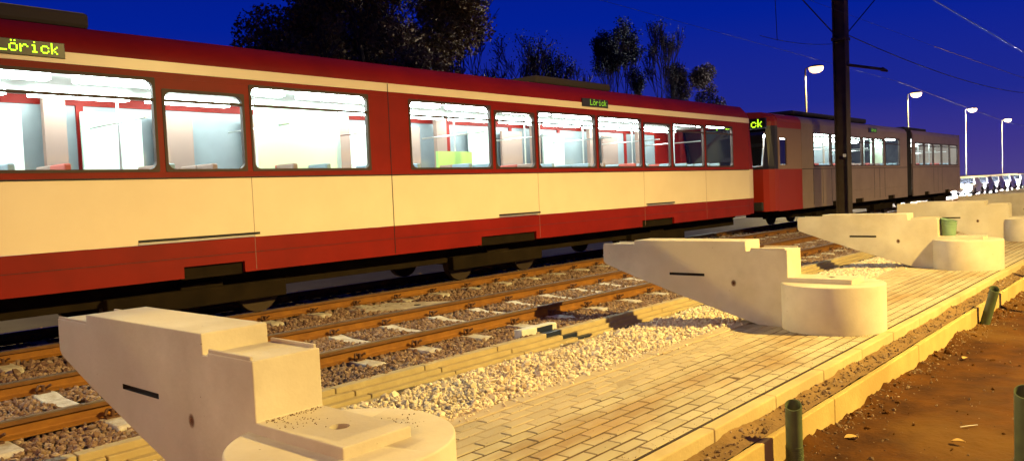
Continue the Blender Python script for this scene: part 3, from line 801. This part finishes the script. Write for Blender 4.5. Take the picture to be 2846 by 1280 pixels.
# --- first tram: red and cream
t1 = thing('tram', 'red and cream tram with lit windows filling the left and middle', 'tram', (8,YC,ZR), None)
winA = [(-6.4,-4.9,3.185),(-4.8,-3.3,3.185),(-3.2,-1.4,3.185),(-1.3,.5,3.185),(.6,2.5,3.185),(2.62,4.66,3.185),(4.76,5.86,3.06),(5.96,7.98,3.195),
        (8.82,10.78,3.175),(10.88,12.02,3.10),(12.12,14.05,3.15),(14.15,15.88,3.15),(15.98,17.2,3.08),(17.3,18.9,3.11),(19.0,20.55,3.13)]
make_tram(t1, -7.6, 21.55, winA, ('red','cream','red','cream','red'), 3.80, bogies=(-4.5,5.3,11.2,17.0), arches=((4.9,5.75),(10.4,11.95),(15.8,17.25)))
# open partitions, seats, poles, people-free interior
def interior_fit(t, x0, x1, seed, parts=()):
    rnd = random.Random(seed); x = x0+.4
    k = 0
    while x < x1-.6:
        for yy in (10.12, 10.58, 11.62):
            mt = M[rnd.choice(['seatblue','seatred','seatblue','indark'])]
            mb = MB(); seat(mb, x, yy, 0, face=1 if k%2 else -1); build('seat', mb, mt, t, bevel=.02)
        x += .82 if k%2 else 1.0; k += 1
    for (xp, xq, mname, z1_) in parts:
        mb = MB(); mb.box(xp, xq, YS+.10, YS+.16, 1.0, z1_); build('partition', mb, M[mname], t)
    x = x0+1.0
    while x < x1:
        mb = MB(); mb.cyl((x,10.9,.98),(x,10.9,3.2),.018,.018,8); mb.cyl((x,10.1,2.75),(x,11.8,2.75),.014,.014,8)
        build('grab_pole', mb, M['trim'], t); x += 2.1
interior_fit(t1, -6.8, 20.8, 3)
mb = MB()
for (a,b,mi) in ((-3,-1.5,0),(1.2,1.9,2),(2.5,2.9,2),(3.0,3.9,0),(4.66,5.5,1),(5.7,6.3,2),(7.2,7.7,2),(9.35,10.2,0),(10.6,11.1,2),(12.55,13.3,0),(13.6,14.3,2),(15.1,15.9,0),(17.6,18.3,2)):
    mb.box(a,b,11.98,12.04,1.0,3.0,mi)
for (a,b,mi) in ((6.42,7.9,1),): mb.box(a,b,YS+.62,YS+.67,1.0,3.10,mi)
build('wall_panel', mb, [M['inwall'],M['mint'],M['indark']], t1)
mb = MB(); mb.box(10.30,11.2,YS+.9,YS+.96,1.9,2.42); build('info_screen', mb, M['seatgreen'], t1)
# headlining panel over the middle windows, darker pillars
mb = MB()
for xx in (2.05,4.15,9.0,11.5,14.6,16.9,19.2): mb.box(xx,xx+.28,11.9,12.0,1.0,3.2)
build('pillar', mb, M['indark'], t1)
# steps / flap lines at skirt top
for (a,b) in ((4.35,6.0),(10.9,12.1),(16.0,17.3)):
    mb = MB(); mb.box(a,b,YS-.006,YS+.0,1.19,1.222); f_ = build('step_recess', mb, M['black'], t1)
    mb = MB(); mb.box(a,b-.1,YS-.022,YS-.004,1.166,1.184); build('step_edge', mb, M['trim'], t1)
for xx in (8.0+.39,):
    mb = MB(); mb.box(xx-.006,xx+.006,YS-.004,YS+.001,.72,3.4); build('panel_seam', mb, M['black'], t1)
for xx in (-.4, 2.56, 5.92, 12.07, 15.93, 18.95):
    mb = MB(); mb.box(xx-.003,xx+.003,YS-.003,YS+.001,.72,1.97); build('panel_seam', mb, M['indark'], t1)
mb = MB(); mb.box(-7.5,21.5,YS-.0035,YS+.001,.955,.961); build('skirt_seam', mb, M['black'], t1)
# roof boxes
mb = MB(); mb.box(-1.5,4.2,10.35,11.6,3.82,4.02); build('roof_unit', mb, M['roofbox'], t1, bevel=.05)
mb = MB(); mb.box(12.9,15.6,10.35,11.6,3.82,3.99); build('roof_unit', mb, M['roofbox'], t1, bevel=.05)
# side signs
def sign(t, x1_, w_, text, m, y=YS):
    mb = MB(); mb.box(x1_-w_, x1_, y-.018, y-.002, 3.325, 3.495); build('sign_case', mb, M['black'], t, bevel=.004)
    p = .0175
    led('sign_text', t, text, (x1_-.05-(len(text)*6-1)*p, y-.022, 3.475), (1,0,0), (0,0,1), p, m, (0,-1,0))
sign(t1, 3.66, 1.05, 'LOrick', M['led'])
sign(t1, 14.55, .95, 'LOrick', M['leddim'])
# rear end of first tram (rounded cab)
def cab(t, xa, xb, ys, colL, colB, colU, colS, roofm, roofz, sgn=1):
    """tapered end from xa (full width) to xb (narrow); sgn +1 tapers towards +x"""
    secs = [(0,0),(.35,.02),(.75,.09),(1.0,.20)]
    Ls = abs(xb-xa)
    zs = [.72,1.16,1.975,2.055,3.20,3.275,3.405,3.55,roofz-.04]
    matidx = [0,1,2,2,2,3,4,4]
    mb = MB()
    rings = []
    for u,ins in secs:
        x = xa+sgn*u*Ls; row = []
        for i,z in enumerate(zs):
            zi = ins + (.0 if z < 3.42 else .06 if z < 3.6 else .28)
            xx = x - sgn*(0 if z < 2.1 else (z-2.1)*.22)*u
            row.append((xx, YS+zi, z))
        rings.append(row)
    n = len(zs)
    for side in (0,1):
        b0 = len(mb.v)
        for row in rings:
            for p in row: mb.v.append(p if side == 0 else (p[0], 2*YC-p[1], p[2]))
        for i in range(len(secs)-1):
            for k in range(n-1):
                if matidx[k] == 2 and k == 3 and i in (0,1): pass
                mb.f.append((b0+i*n+k, b0+(i+1)*n+k, b0+(i+1)*n+k+1, b0+i*n+k+1)); mb.m.append(matidx[k])
    b0 = len(mb.v)
    for k in range(n):
        p = rings[-1][k]; mb.v.append(p); mb.v.append((p[0],2*YC-p[1],p[2]))
    for k in range(n-1):
        if k == 3: continue
        mb.f.append((b0+2*k,b0+2*k+1,b0+2*k+3,b0+2*k+2)); mb.m.append(matidx[k])
    # roof lid
    b0 = len(mb.v)
    for row in rings: p = row[-1]; mb.v.append(p); mb.v.append((p[0],2*YC-p[1],p[2]))
    for i in range(len(secs)-1): mb.f.append((b0+2*i,b0+2*i+1,b0+2*i+3,b0+2*i+2)); mb.m.append(4)
    build('cab', mb, [M[colL],M[colB],M[colU],M[colS],M[roofm]], t)
    # windscreen
    p0, p1 = rings[-1][3], rings[-1][4]; s = sgn*.006
    mb = MB(); mb.add([(p0[0]+s,p0[1]+.05,p0[2]+.03),(p0[0]+s,2*YC-p0[1]-.05,p0[2]+.03),(p1[0]+s,2*YC-p1[1]-.05,p1[2]-.03),(p1[0]+s,p1[1]+.05,p1[2]-.03)], [(0,1,2,3)])
    build('windscreen', mb, M['carglass'], t)
    return rings
cab(t1, 21.555, 22.15, YS, 'red','cream','red','cream','red', 3.80)
mb = MB(); mb.cyl((22.1,YC,.62),(23.0,YC,.62),.09,.09,12); mb.box(22.35,22.65,YC-.14,YC+.14,.48,.76); build('coupler', mb, M['under'], t1)
mb = MB(); mb.box(22.02,22.06,9.95,10.12,3.35,3.40); 
# --- second tram: silver with red front
t2 = thing('tram', 'silver grey tram with a red front coupled behind the cream one', 'tram', (35,YC,ZR), None)
winB = [(26.5,28.1,3.14),(28.2,29.8,3.14),(29.9,31.4,3.10),(31.5,32.8,3.10),(32.9,34.15,3.10),(34.3,36.3,3.16),(38.7,40.2,3.06),(40.3,41.8,3.06),(41.9,43.4,3.06),(43.5,45.0,3.06),(45.1,46.7,3.06)]
make_tram(t2, 25.48, 37.4, [w_ for w_ in winB if w_[0] < 37], ('silver','silver','silver','silver','silver'), 3.72, bogies=(28.6,34.9), arches=((28.2,29.1),(30.6,31.5),(34.6,35.5)))
make_tram(t2, 38.3, 47.2, [w_ for w_ in winB if w_[0] > 37], ('silver','silver','silver','silver','silver'), 3.62, bogies=(44.2,), arches=((40.2,41.0),(44.0,44.9)))
mb = MB()
for k in range(9):
    x = 37.4+.1*k; mb.box(x+.01,x+.09,YS+.06+(.03 if k%2 else 0),YO-.06-(.03 if k%2 else 0),.75,3.6)
build('bellows', mb, M['rubber'], t2)
interior_fit(t2, 26, 37.2, 8); interior_fit(t2, 38.6, 46.8, 9)
for xa_, xb_ in ((26.45,28.15),(32.85,34.2),(41.85,43.45)):
    mb = MB()
    for xx in (xa_, (xa_+xb_)/2, xb_): mb.box(xx-.012,xx+.012,YS-.004,YS+.001,.80,1.97)
    build('door_seam', mb, M['black'], t2)
mb = MB(); mb.box(34.6,36.2,YS+.62,YS+.67,1.0,3.1); build('wall_panel', mb, M['mint'], t2)
# red front section of second tram
mb = MB()
side_panel(mb, 23.6, 25.47, .70, 1.97, [], 0); side_panel(mb, 23.6, 25.47, 1.9705, 3.22, [(23.75,24.3,2.1,2.9)], 1); side_panel(mb, 23.6, 25.47, 3.2205, 3.405, [], 0)
side_panel(mb, 23.6, 25.47, .70, 3.405, [], 0, y=YO, out=-1)
prof = [(YS,3.408),(YS+.02,3.50),(YS+.09,3.60),(YS+.22,3.66),(YS+.50,3.72),(YC,3.77)]
full = prof+[(2*YC-a,b) for a,b in prof[-2::-1]]
inner = [(a+(.05 if a<YC else -.05 if a>YC else 0), b-.05) for a,b in full]
mb.prism((full+inner[::-1])[::-1], 23.6, 25.47, 0)
build('front_section', mb, [M['brightred'],M['indark']], t2)
mb = MB(); mb.add([(23.77,YS+.03,2.12),(24.28,YS+.03,2.12),(24.28,YS+.03,2.88),(23.77,YS+.03,2.88)], [(0,1,2,3)]); build('cab_window', mb, M['carglass'], t2)
cab(t2, 23.595, 22.95, YS, 'brightred','brightred','black','brightred','brightred', 3.72, sgn=-1)
mb = MB(); mb.box(22.83,22.95,9.95,12.0,.74,1.0); build('bumper', mb, M['rubber'], t2, bevel=.03)
mb = MB(); mb.box(23.02,23.08,9.86,11.95,3.18,3.50); build('sign_case', mb, M['black'], t2)
led('sign_text', t2, '4 LOrick', (23.005,11.52,3.45), (0,-1,0), (0,0,1), .034, M['led'], (-1,0,0))
sign(t2, 33.2, 1.0, 'LOrick', M['leddim'])
mb = MB(); mb.box(31.2,34.0,10.35,11.6,3.77,3.95); build('roof_unit', mb, M['roofdark'], t2, bevel=.05)
mb = MB(); mb.box(26.0,30.0,10.2,11.7,3.77,3.90); build('roof_unit', mb, M['roofdark'], t2, bevel=.05)
mb = MB(); mb.box(38.8,42.5,10.2,11.7,3.66,3.80); build('roof_unit', mb, M['roofdark'], t2, bevel=.05)
# far end wall + tail lamps
mb = MB(); mb.box(47.2,47.26,YS+.02,YO-.02,.72,3.6); build('end_wall', mb, M['silver'], t2)
for yy in (9.9,12.05):
    mb = MB(); mb.cyl((47.26,yy,1.25),(47.30,yy,1.25),.06,.06,14); build('tail_lamp', mb, M['red'], t2)

# ------------------------------------------------------------------ catenary pole and wires
px0, py0 = 27.25, 9.05
t = thing('catenary_pole', 'dark steel mast holding the overhead wires in front of the silver tram', 'mast', (px0,py0,-.1))
mb = MB(); mb.box(px0-.20,px0+.20,py0-.20,py0-.175,-.1,9.5); mb.box(px0-.20,px0+.20,py0+.175,py0+.20,-.1,9.5); mb.box(px0-.012,px0+.012,py0-.176,py0+.176,-.1,9.5)
build('post', mb, M['pole'], t, bevel=.004)
mb = MB(); mb.box(px0-.35,px0+.35,py0-.35,py0+.35,-.14,.02); build('foundation', mb, M['slab'], t, bevel=.02)
mb = MB(); mb.cyl((px0,py0-.18,5.30),(px0,7.80,5.02),.05,.045,10); mb.cyl((px0,7.80,5.02),(px0,7.62,4.93),.075,.03,10); build('arm', mb, M['pole'], t)
mb = MB(); mb.box(px0-.23,px0+.23,py0-.23,py0+.23,6.1,6.2); build('collar', mb, M['pole'], t)
mb = MB(); mb.box(px0-.215,px0-.2,py0-.16,py0-.06,2.3,2.4); build('number_plate', mb, M['insul'], t)
def wire(pts, r, label, m='wire'):
    mb = MB(); mb.path(pts, r, 5)
    return tag(build('overhead_wire', mb, M[m], origin=pts[0]), label, 'wire', 'overhead wires')
def wire2(parts, label):  # stretches near the lamps take the lit colour and a thicker radius
    mb = MB()
    for a, b, r, mi in parts: mb.cyl(a, b, r, r, 5, mi)
    return tag(build('overhead_wire', mb, [M['wire'], M['wirelit']], origin=parts[0][0]), label, 'wire', 'overhead wires')
def sag(a, b, s, n=12):
    a = Vector(a); b = Vector(b)
    return [tuple(a.lerp(b,k/n)-Vector((0,0,s*4*(k/n)*(1-k/n)))) for k in range(n+1)]
wire(sag((px0-.2,py0,6.15),(15.6,9.05,9.25),.04), .020, 'dark guy wire rising left from the mast')
wire(sag((px0+.2,py0,6.2),(37.4,9.0,11.36),.02), .020, 'dark guy wire rising right from the mast')
wire(sag((px0+.1,8.9,6.3),(60,7.5,6.3),.5), .016, 'thin dark wire falling right from the mast')
wire2([((-40,7.5,5.2),(32.6,7.5,6.27),.004,0),((32.6,7.5,6.27),(54,7.5,6.68),.015,1),((54,7.5,6.68),(200,7.5,6.7),.008,0)], 'bright contact wire over the empty track, upper right')
wire(sag((-30,7.5,7.7),(160,7.5,8.7),.1), .014, 'faint carrier wire crossing the upper right corner')
wire2([((-40,11.0,6.3),(41.0,11.0,6.05),.005,0),((41.0,11,6.05),(55.6,11,5.573),.016,1),((55.6,11,5.573),(68.5,11,5.187),.016,1),((68.5,11,5.187),(200,11,5.2),.008,0)], 'bright wire running past the street lamps')
wire([(21.94,9.05,7.57),(21.94,9.0,5.5)], .010, 'short vertical dropper wire left of the mast')
wire(sag((20.8,9.0,5.5),(px0-.2,9.0,6.0),.12), .008, 'faint curved wire left of the mast')

# ------------------------------------------------------------------ road, cars, street lamps
sl = .0238
def rp(x, off, z): return (x, 15.6+sl*(x-46.6)+off, z)
mb = MB(); mb.add([rp(-100,-2.9,-.10),rp(420,-2.9,-.10),rp(420,7.2,-.10),rp(-100,7.2,-.10)], [(0,1,2,3)])
struct(build('road', mb, M['asphalt']))
mb = MB(); mb.add([(-100,13.2,-.16),(420,13.2,-.16),(420,60,-.16),(-100,60,-.16)], [(0,1,2,3)])
struct(build('grass_verge', mb, M['grass']))
mb = MB()
for k in range(-10,60):
    x = k*6.0; a = rp(x,1.9,-.096); b_ = rp(x+3,1.9,-.096); mb.add([(a[0],a[1]-.06,a[2]),(b_[0],b_[1]-.06,b_[2]),(b_[0],b_[1]+.06,b_[2]),(a[0],a[1]+.06,a[2])], [(0,1,2,3)])
struct(build('lane_marking', mb, M['paintwhite']))

def street_lamp(x, y, hgt, toward, label, power, col=(1,.70,.19)):
    """toward: +1 arm to +y, -1 arm to -y"""
    t = thing('street_lamp', label, 'street lamp', (x,y,-.15), 'sodium street lamps')
    mb = MB(); mb.cyl((x,y,-.15),(x,y,1.2),.085,.085,14); mb.cyl((x,y,1.2),(x,y,hgt-.05),.065,.045,14); build('post', mb, M['galv'], t, smooth=True)
    mb = MB(); mb.path([(x,y,hgt-.06),(x,y+toward*.06,hgt+.02),(x,y+toward*.22,hgt+.05)], .04, 10); build('arm', mb, M['galv'], t)
    hx, hy, hz = x, y+toward*.62, hgt+.04
    mb = MB(); n = 20; lv = [(0,1.0),(.05,.98),(.10,.82),(.135,.5),(.15,.12)]
    for z_,s_ in lv:
        for k in range(n):
            a = 2*math.pi*k/n; mb.v.append((hx+.24*s_*math.cos(a), hy+.40*s_*math.sin(a), hz+z_*.8))
    for i in range(len(lv)-1):
        for k in range(n): mb.f.append((i*n+k,i*n+(k+1)%n,(i+1)*n+(k+1)%n,(i+1)*n+k)); mb.m.append(0)
    mb.f.append(tuple(range((len(lv)-1)*n,len(lv)*n))); mb.m.append(0)
    build('housing', mb, M['galv'], t, smooth=True)
    mb = MB(); lv = [(0,.97),(-.12,.98),(-.24,.84),(-.33,.52),(-.36,.05)]
    for z_,s_ in lv:
        for k in range(n):
            a = 2*math.pi*k/n; mb.v.append((hx+.245*s_*math.cos(a), hy+.42*s_*math.sin(a), hz+z_))
    for i in range(len(lv)-1):
        for k in range(n): mb.f.append((i*n+k,(i+1)*n+k,(i+1)*n+(k+1)%n,i*n+(k+1)%n)); mb.m.append(0)
    mb.f.append(tuple(range((len(lv)-1)*n,len(lv)*n))); mb.m.append(0)
    build('lamp_bowl', mb, M['lampglow'], t, smooth=True)
    if power:
        li = bpy.data.lights.new('sodium_light','SPOT'); li.energy = power; li.color = col; li.shadow_soft_size = .10
        li.spot_size = R(168); li.spot_blend = .35
        lo = bpy.data.objects.new('sodium_light', li); C.objects.link(lo); lo.parent = t; lo.location = (0, toward*.62, hz-.42+.15)
    return t
LPW = 19600
street_lamp(1.0,17.2,8.0,-1,'street lamp across the road beyond the left edge',6500)
street_lamp(46.6,17.5,8.0,-1,'glowing street lamp left of the dark mast, tallest in the photo',6000)
street_lamp(68.8,17.8,8.0,-1,'second glowing street lamp counted from the dark mast',6000)
street_lamp(91.9,18.4,8.0,-1,'third glowing street lamp, above the headlamps',5000)
street_lamp(115.9,19.2,8.0,-1,'glowing street lamp nearest to the right edge',5000)
street_lamp(11.2,-5.6,7.9,1,'street lamp outside the right edge that lights the brackets',LPW)
street_lamp(-17,-5.6,8.0,1,'street lamp behind the camera',LPW*.72,(1,.50,.13))
street_lamp(36,-5.6,8.0,1,'street lamp farther along outside the right edge',LPW*.38)
street_lamp(60,-5.6,8.0,1,'distant street lamp outside the right edge',LPW*.38)

def car(x, y, m, label):
    t = thing('oncoming_car', label, 'car', (x,y,-.1), 'cars with headlamps on')
    z0 = -.1
    prof = [(0,.35),(0,.62),(.12,.76),(.95,.88),(1.55,1.36),(3.1,1.40),(3.9,.95),(4.25,.85),(4.3,.40),(4.1,.28),(.2,.28)]
    mb = MB(); n = len(prof)
    for yy, ins in ((-.84,0),(.84,0)):
        for a,b in prof: mb.v.append((x+a, y+yy*(1 if b < .95 else .82), z0+b))
    for i in range(n): mb.f.append((i,(i+1)%n,(i+1)%n+n,i+n)); mb.m.append(0)
    mb.f.append(tuple(range(n))); mb.m.append(0); mb.f.append(tuple(range(2*n-1,n-1,-1))); mb.m.append(0)
    build('body', mb, m, t, bevel=.04)
    mb = MB(); mb.add([(x+.93,y-.72,z0+.90),(x+.93,y+.72,z0+.90),(x+1.50,y+.62,z0+1.35),(x+1.50,y-.62,z0+1.35)], [(0,1,2,3)]); build('windscreen', mb, M['carglass'], t)
    for wx in (.85,3.4):
        for s in (-1,1):
            mb = MB(); mb.cyl((x+wx,y+s*.70,z0+.31),(x+wx,y+s*.87,z0+.31),.31,.31,18); build('wheel', mb, M['rubber'], t)
    for s in (-1,1):
        mb = MB(); mb.cyl((x-.015,y+s*.62,z0+.64),(x+.06,y+s*.62,z0+.64),.21,.21,16); build('headlight', mb, M['headglow'], t)
        mb = MB(); mb.tube((x-.20,y+s*.62,z0+.64),(x+.02,y+s*.62,z0+.64),.235,.02,16); build('spread_hood', mb, M['rubber'], t)  # hood added to narrow the spread of the headlamp light
        mb = MB(); mb.cyl((x-.01,y+s*.40,z0+.40),(x+.06,y+s*.40,z0+.40),.12,.12,14); build('glare_lamp', mb, M['glareglow'], t)  # extra lamp pair added to fill out the headlamp glare
    return t
pal = [mat('car_paint_%s'%n, c, .3, metal=.3) for n,c in (('white',(.75,.75,.75)),('silver',(.5,.5,.52)),('pale',(.6,.58,.54)),('grey',(.35,.36,.4)))]
lab = ['oncoming car with dazzling headlamps closest to the silver tram','oncoming car in the outer lane, second in the glare','oncoming car in the middle of the glare','oncoming car behind the dazzling pair of headlamps',
       'oncoming car in the glare, right of its centre','car with headlamps on near the right edge','distant car whose headlamps touch the right edge','distant oncoming car at the very end of the glare','small far car with headlamps on the outer lane','farthest car with headlamps on']
lanes = [(13.7,[66.5,71.5,76.5,82,88,94]),(15.9,[76,81.5,86.5,92,98,104]),(18.2,[87,92.5,98,104,110,117]),(20.6,[100,106,112,119,126,134])]
ln = ['nearest lane','second lane','third lane','farthest lane']
od = ['first','second','third','fourth','fifth','last']
k = 0
for li_, (yy_, xs_) in enumerate(lanes):
    for q_, x in enumerate(xs_):
        car(x, yy_+sl*(x-60)*.5, pal[(k*3+li_)%4], 'oncoming car with dazzling headlamps, %s in the %s of the glare at the right' % (od[q_], ln[li_])); k += 1
for (x, off, e_) in ((60.8,-2.3,900),(75.3,-2.2,500),(63.8,1.0,600)):
    li = bpy.data.lights.new('headlamp_beam','SPOT'); li.energy = e_*2.2; li.color = (.95,.92,1); li.spot_size = R(50); li.spot_blend = .8; li.shadow_soft_size = .1
    lo = bpy.data.objects.new('headlamp_beam', li); C.objects.link(lo); p = rp(x,off,.55); lo.location = (x-.25,p[1],.55)
    lo.rotation_euler = Vector((-1,-.03,-.06)).to_track_quat('-Z','Y').to_euler()

# ------------------------------------------------------------------ trees
def leafcloud(name, parent, blobs, n, size, m):
    V = []; tot = sum(b[3]*b[3]*b[3] for b in blobs)
    P = []
    for (cx,cy,cz,r,sz) in blobs:
        k = int(n*(r**3)/tot)
        d = rng.normal(size=(k,3)); d /= np.linalg.norm(d,axis=1,keepdims=True)
        rad = r*rng.random(k)**.45
        p = d*rad[:,None]; p[:,2] *= sz
        P.append(p+np.array([cx,cy,cz]))
    P = np.vstack(P); k = len(P)
    a = rng.normal(size=(k,3)); a /= np.linalg.norm(a,axis=1,keepdims=True); b = np.cross(a, rng.normal(size=(k,3))); b /= np.linalg.norm(b,axis=1,keepdims=True)
    s = size*rng.uniform(.6,1.4,(k,1))
    V = np.stack([P-a*s, P-b*s*.6, P+a*s, P+b*s*.6],1) - np.array(parent.location)[None,None,:]
    me = bpy.data.meshes.new(name); me.vertices.add(k*4); me.vertices.foreach_set('co', V.reshape(-1).astype(np.float32))
    me.loops.add(k*4); me.loops.foreach_set('vertex_index', np.arange(k*4,dtype=np.int32)); me.polygons.add(k); me.polygons.foreach_set('loop_start', np.arange(0,k*4,4,dtype=np.int32))
    me.materials.append(m); me.update(calc_edges=True)
    o = bpy.data.objects.new(name, me); C.objects.link(o); o.parent = parent; return o
def grow(mb, p, d, L_, r, depth, rnd, up=.25, spread=.55, tips=None, n=5):
    segs = 3; q = Vector(p); dd = Vector(d)
    for i in range(segs):
        dd = (dd+Vector((rnd.gauss(0,.10),rnd.gauss(0,.10),rnd.gauss(0,.06)+up*.10))).normalized()
        q2 = q+dd*(L_/segs); r2 = r*(1-.16)
        mb.cyl(q, q2, max(r,.020), max(r2,.018), n if r > .03 else 3, cap=False); q = q2; r = r2
        if depth > 0 and i > 0 and rnd.random() < .75:
            nd = (dd+Vector((rnd.gauss(0,spread),rnd.gauss(0,spread),rnd.gauss(.1,spread*.5)))).normalized()
            grow(mb, q, nd, L_*rnd.uniform(.55,.75), r*.55, depth-1, rnd, up, spread, tips, n)
    if depth > 0:
        for k in range(2):
            nd = (dd+Vector((rnd.gauss(0,spread*.8),rnd.gauss(0,spread*.8),rnd.gauss(.15,.2)))).normalized()
            grow(mb, q, nd, L_*rnd.uniform(.6,.8), r*.68, depth-1, rnd, up, spread, tips, n)
    elif tips is not None: tips.append(tuple(q))
def tree(x, y, hgt, label, name, seed, depth=5, spread=.5, up=.3, leaf=None, nl=0, ls=.1, r0=.16, lean=(0,0), blob=.5):
    t = thing(name, label, 'tree', (x,y,-.16), 'trees behind the trams'); rnd = random.Random(seed)
    mb = MB(); tips = []
    L0 = hgt*.30
    mb.cyl((x,y,-.2),(x+lean[0]*.4,y,hgt*.16),r0*1.3,r0,8)
    grow(mb, (x+lean[0]*.4,y,hgt*.16), (lean[0]*.12,0,1), L0, r0, depth, rnd, up, spread, tips)
    build('trunk', mb, M['bark'], t)
    if leaf:
        bl = [(a,b,c,rnd.uniform(blob*.6,blob*1.3),1.1) for (a,b,c) in tips if rnd.random() < .8]
        leafcloud('crown', t, bl, nl, ls, M[leaf])
    return t
# the big dense tree
t = thing('broadleaf_tree', 'big dense dark olive tree towering behind the red tram', 'tree', (25.3,30,-.16), 'trees behind the trams')
mb = MB(); tips = []; rnd = random.Random(5)
mb.cyl((25.3,30,-.2),(25.3,30,3),.45,.36,10); grow(mb,(25.3,30,3),(0,0,1),4.2,.34,4,rnd,.2,.55,tips,6); build('trunk', mb, M['bark'], t)
bl = []
for k in range(125):
    a = rnd.uniform(0,6.28); zz = rnd.uniform(4.2,15.5)
    rr_ = 6.1*(1-((zz-8.2)/9.2)**2)**.5*rnd.uniform(.35,.93)
    bl.append((25.2+rr_*math.cos(a), 30+rr_*math.sin(a)*.8, zz, rnd.uniform(.75,1.65), .85))
leafcloud('crown', t, bl, 150000, .085, M['leafolive'])
tree(37.6,35,12.5,'bare slender tree right beside the big dense tree','bare_tree',11,depth=5,spread=.26,up=.6,r0=.17)
tree(41.5,35,11.0,'bare forked tree leaning right, second from the big tree','bare_tree',12,depth=5,spread=.36,up=.4,r0=.16,lean=(2.0,0),leaf='leafdark',nl=500,ls=.06)
tree(45.2,36,12.0,'thinly leaved tree in the middle of the skyline','bare_tree',13,depth=5,spread=.36,up=.5,r0=.18,lean=(1.5,0),leaf='leafdark',nl=3500,ls=.07,blob=.5)
tree(48.6,36,11.0,'bare tree with thin forked limbs at the edge of the left tree group','bare_tree',14,depth=5,spread=.32,up=.5,r0=.15,lean=(.8,0),leaf='leafdark',nl=700,ls=.06,blob=.5)
tree(54.2,36,13.2,'upright dark poplar on the left of the right tree group','poplar_tree',15,depth=5,spread=.15,up=1.1,r0=.20,leaf='leafdark',nl=7000,ls=.08,blob=.42)
tree(57.2,36,13.0,'upright dark poplar with a double tip','poplar_tree',16,depth=5,spread=.15,up=1.1,r0=.19,leaf='leafdark',nl=6000,ls=.08,blob=.42)
tree(61.8,36,14.2,'tall thin bare poplar, highest of the right tree group','poplar_tree',17,depth=5,spread=.14,up=1.1,r0=.20,lean=(.6,0),leaf='leafdark',nl=2200,ls=.07,blob=.35)
t = thing('round_tree', 'round brownish tree at the right end of the tree group', 'tree', (67.6,36,-.16), 'trees behind the trams')
mb = MB(); tips = []; rnd = random.Random(21)
mb.cyl((67.6,36,-.2),(67.6,36,3),.3,.24,8); grow(mb,(67.6,36,3),(0,0,1),3.6,.22,4,rnd,.3,.4,tips,5); build('trunk', mb, M['bark'], t)
bl = []
for k in range(40):
    a = rnd.uniform(0,6.28); zz = rnd.uniform(4,12.2); rr_ = 3.1*max(.12,1-abs((zz-7.5)/5.6)**2)**.5*rnd.uniform(.3,.95)
    bl.append((67.6+rr_*math.cos(a)*1.15, 36+rr_*math.sin(a), zz, rnd.uniform(.5,1.0), 1.1))
leafcloud('crown', t, bl, 26000, .09, M['leafbrown'])

scene.render.engine = 'CYCLES'
scene.cycles.max_bounces = 6; scene.cycles.transparent_max_bounces = 12
scene.cycles.sample_clamp_indirect = 4; scene.cycles.sample_clamp_direct = 0
scene.cycles.use_denoising = True
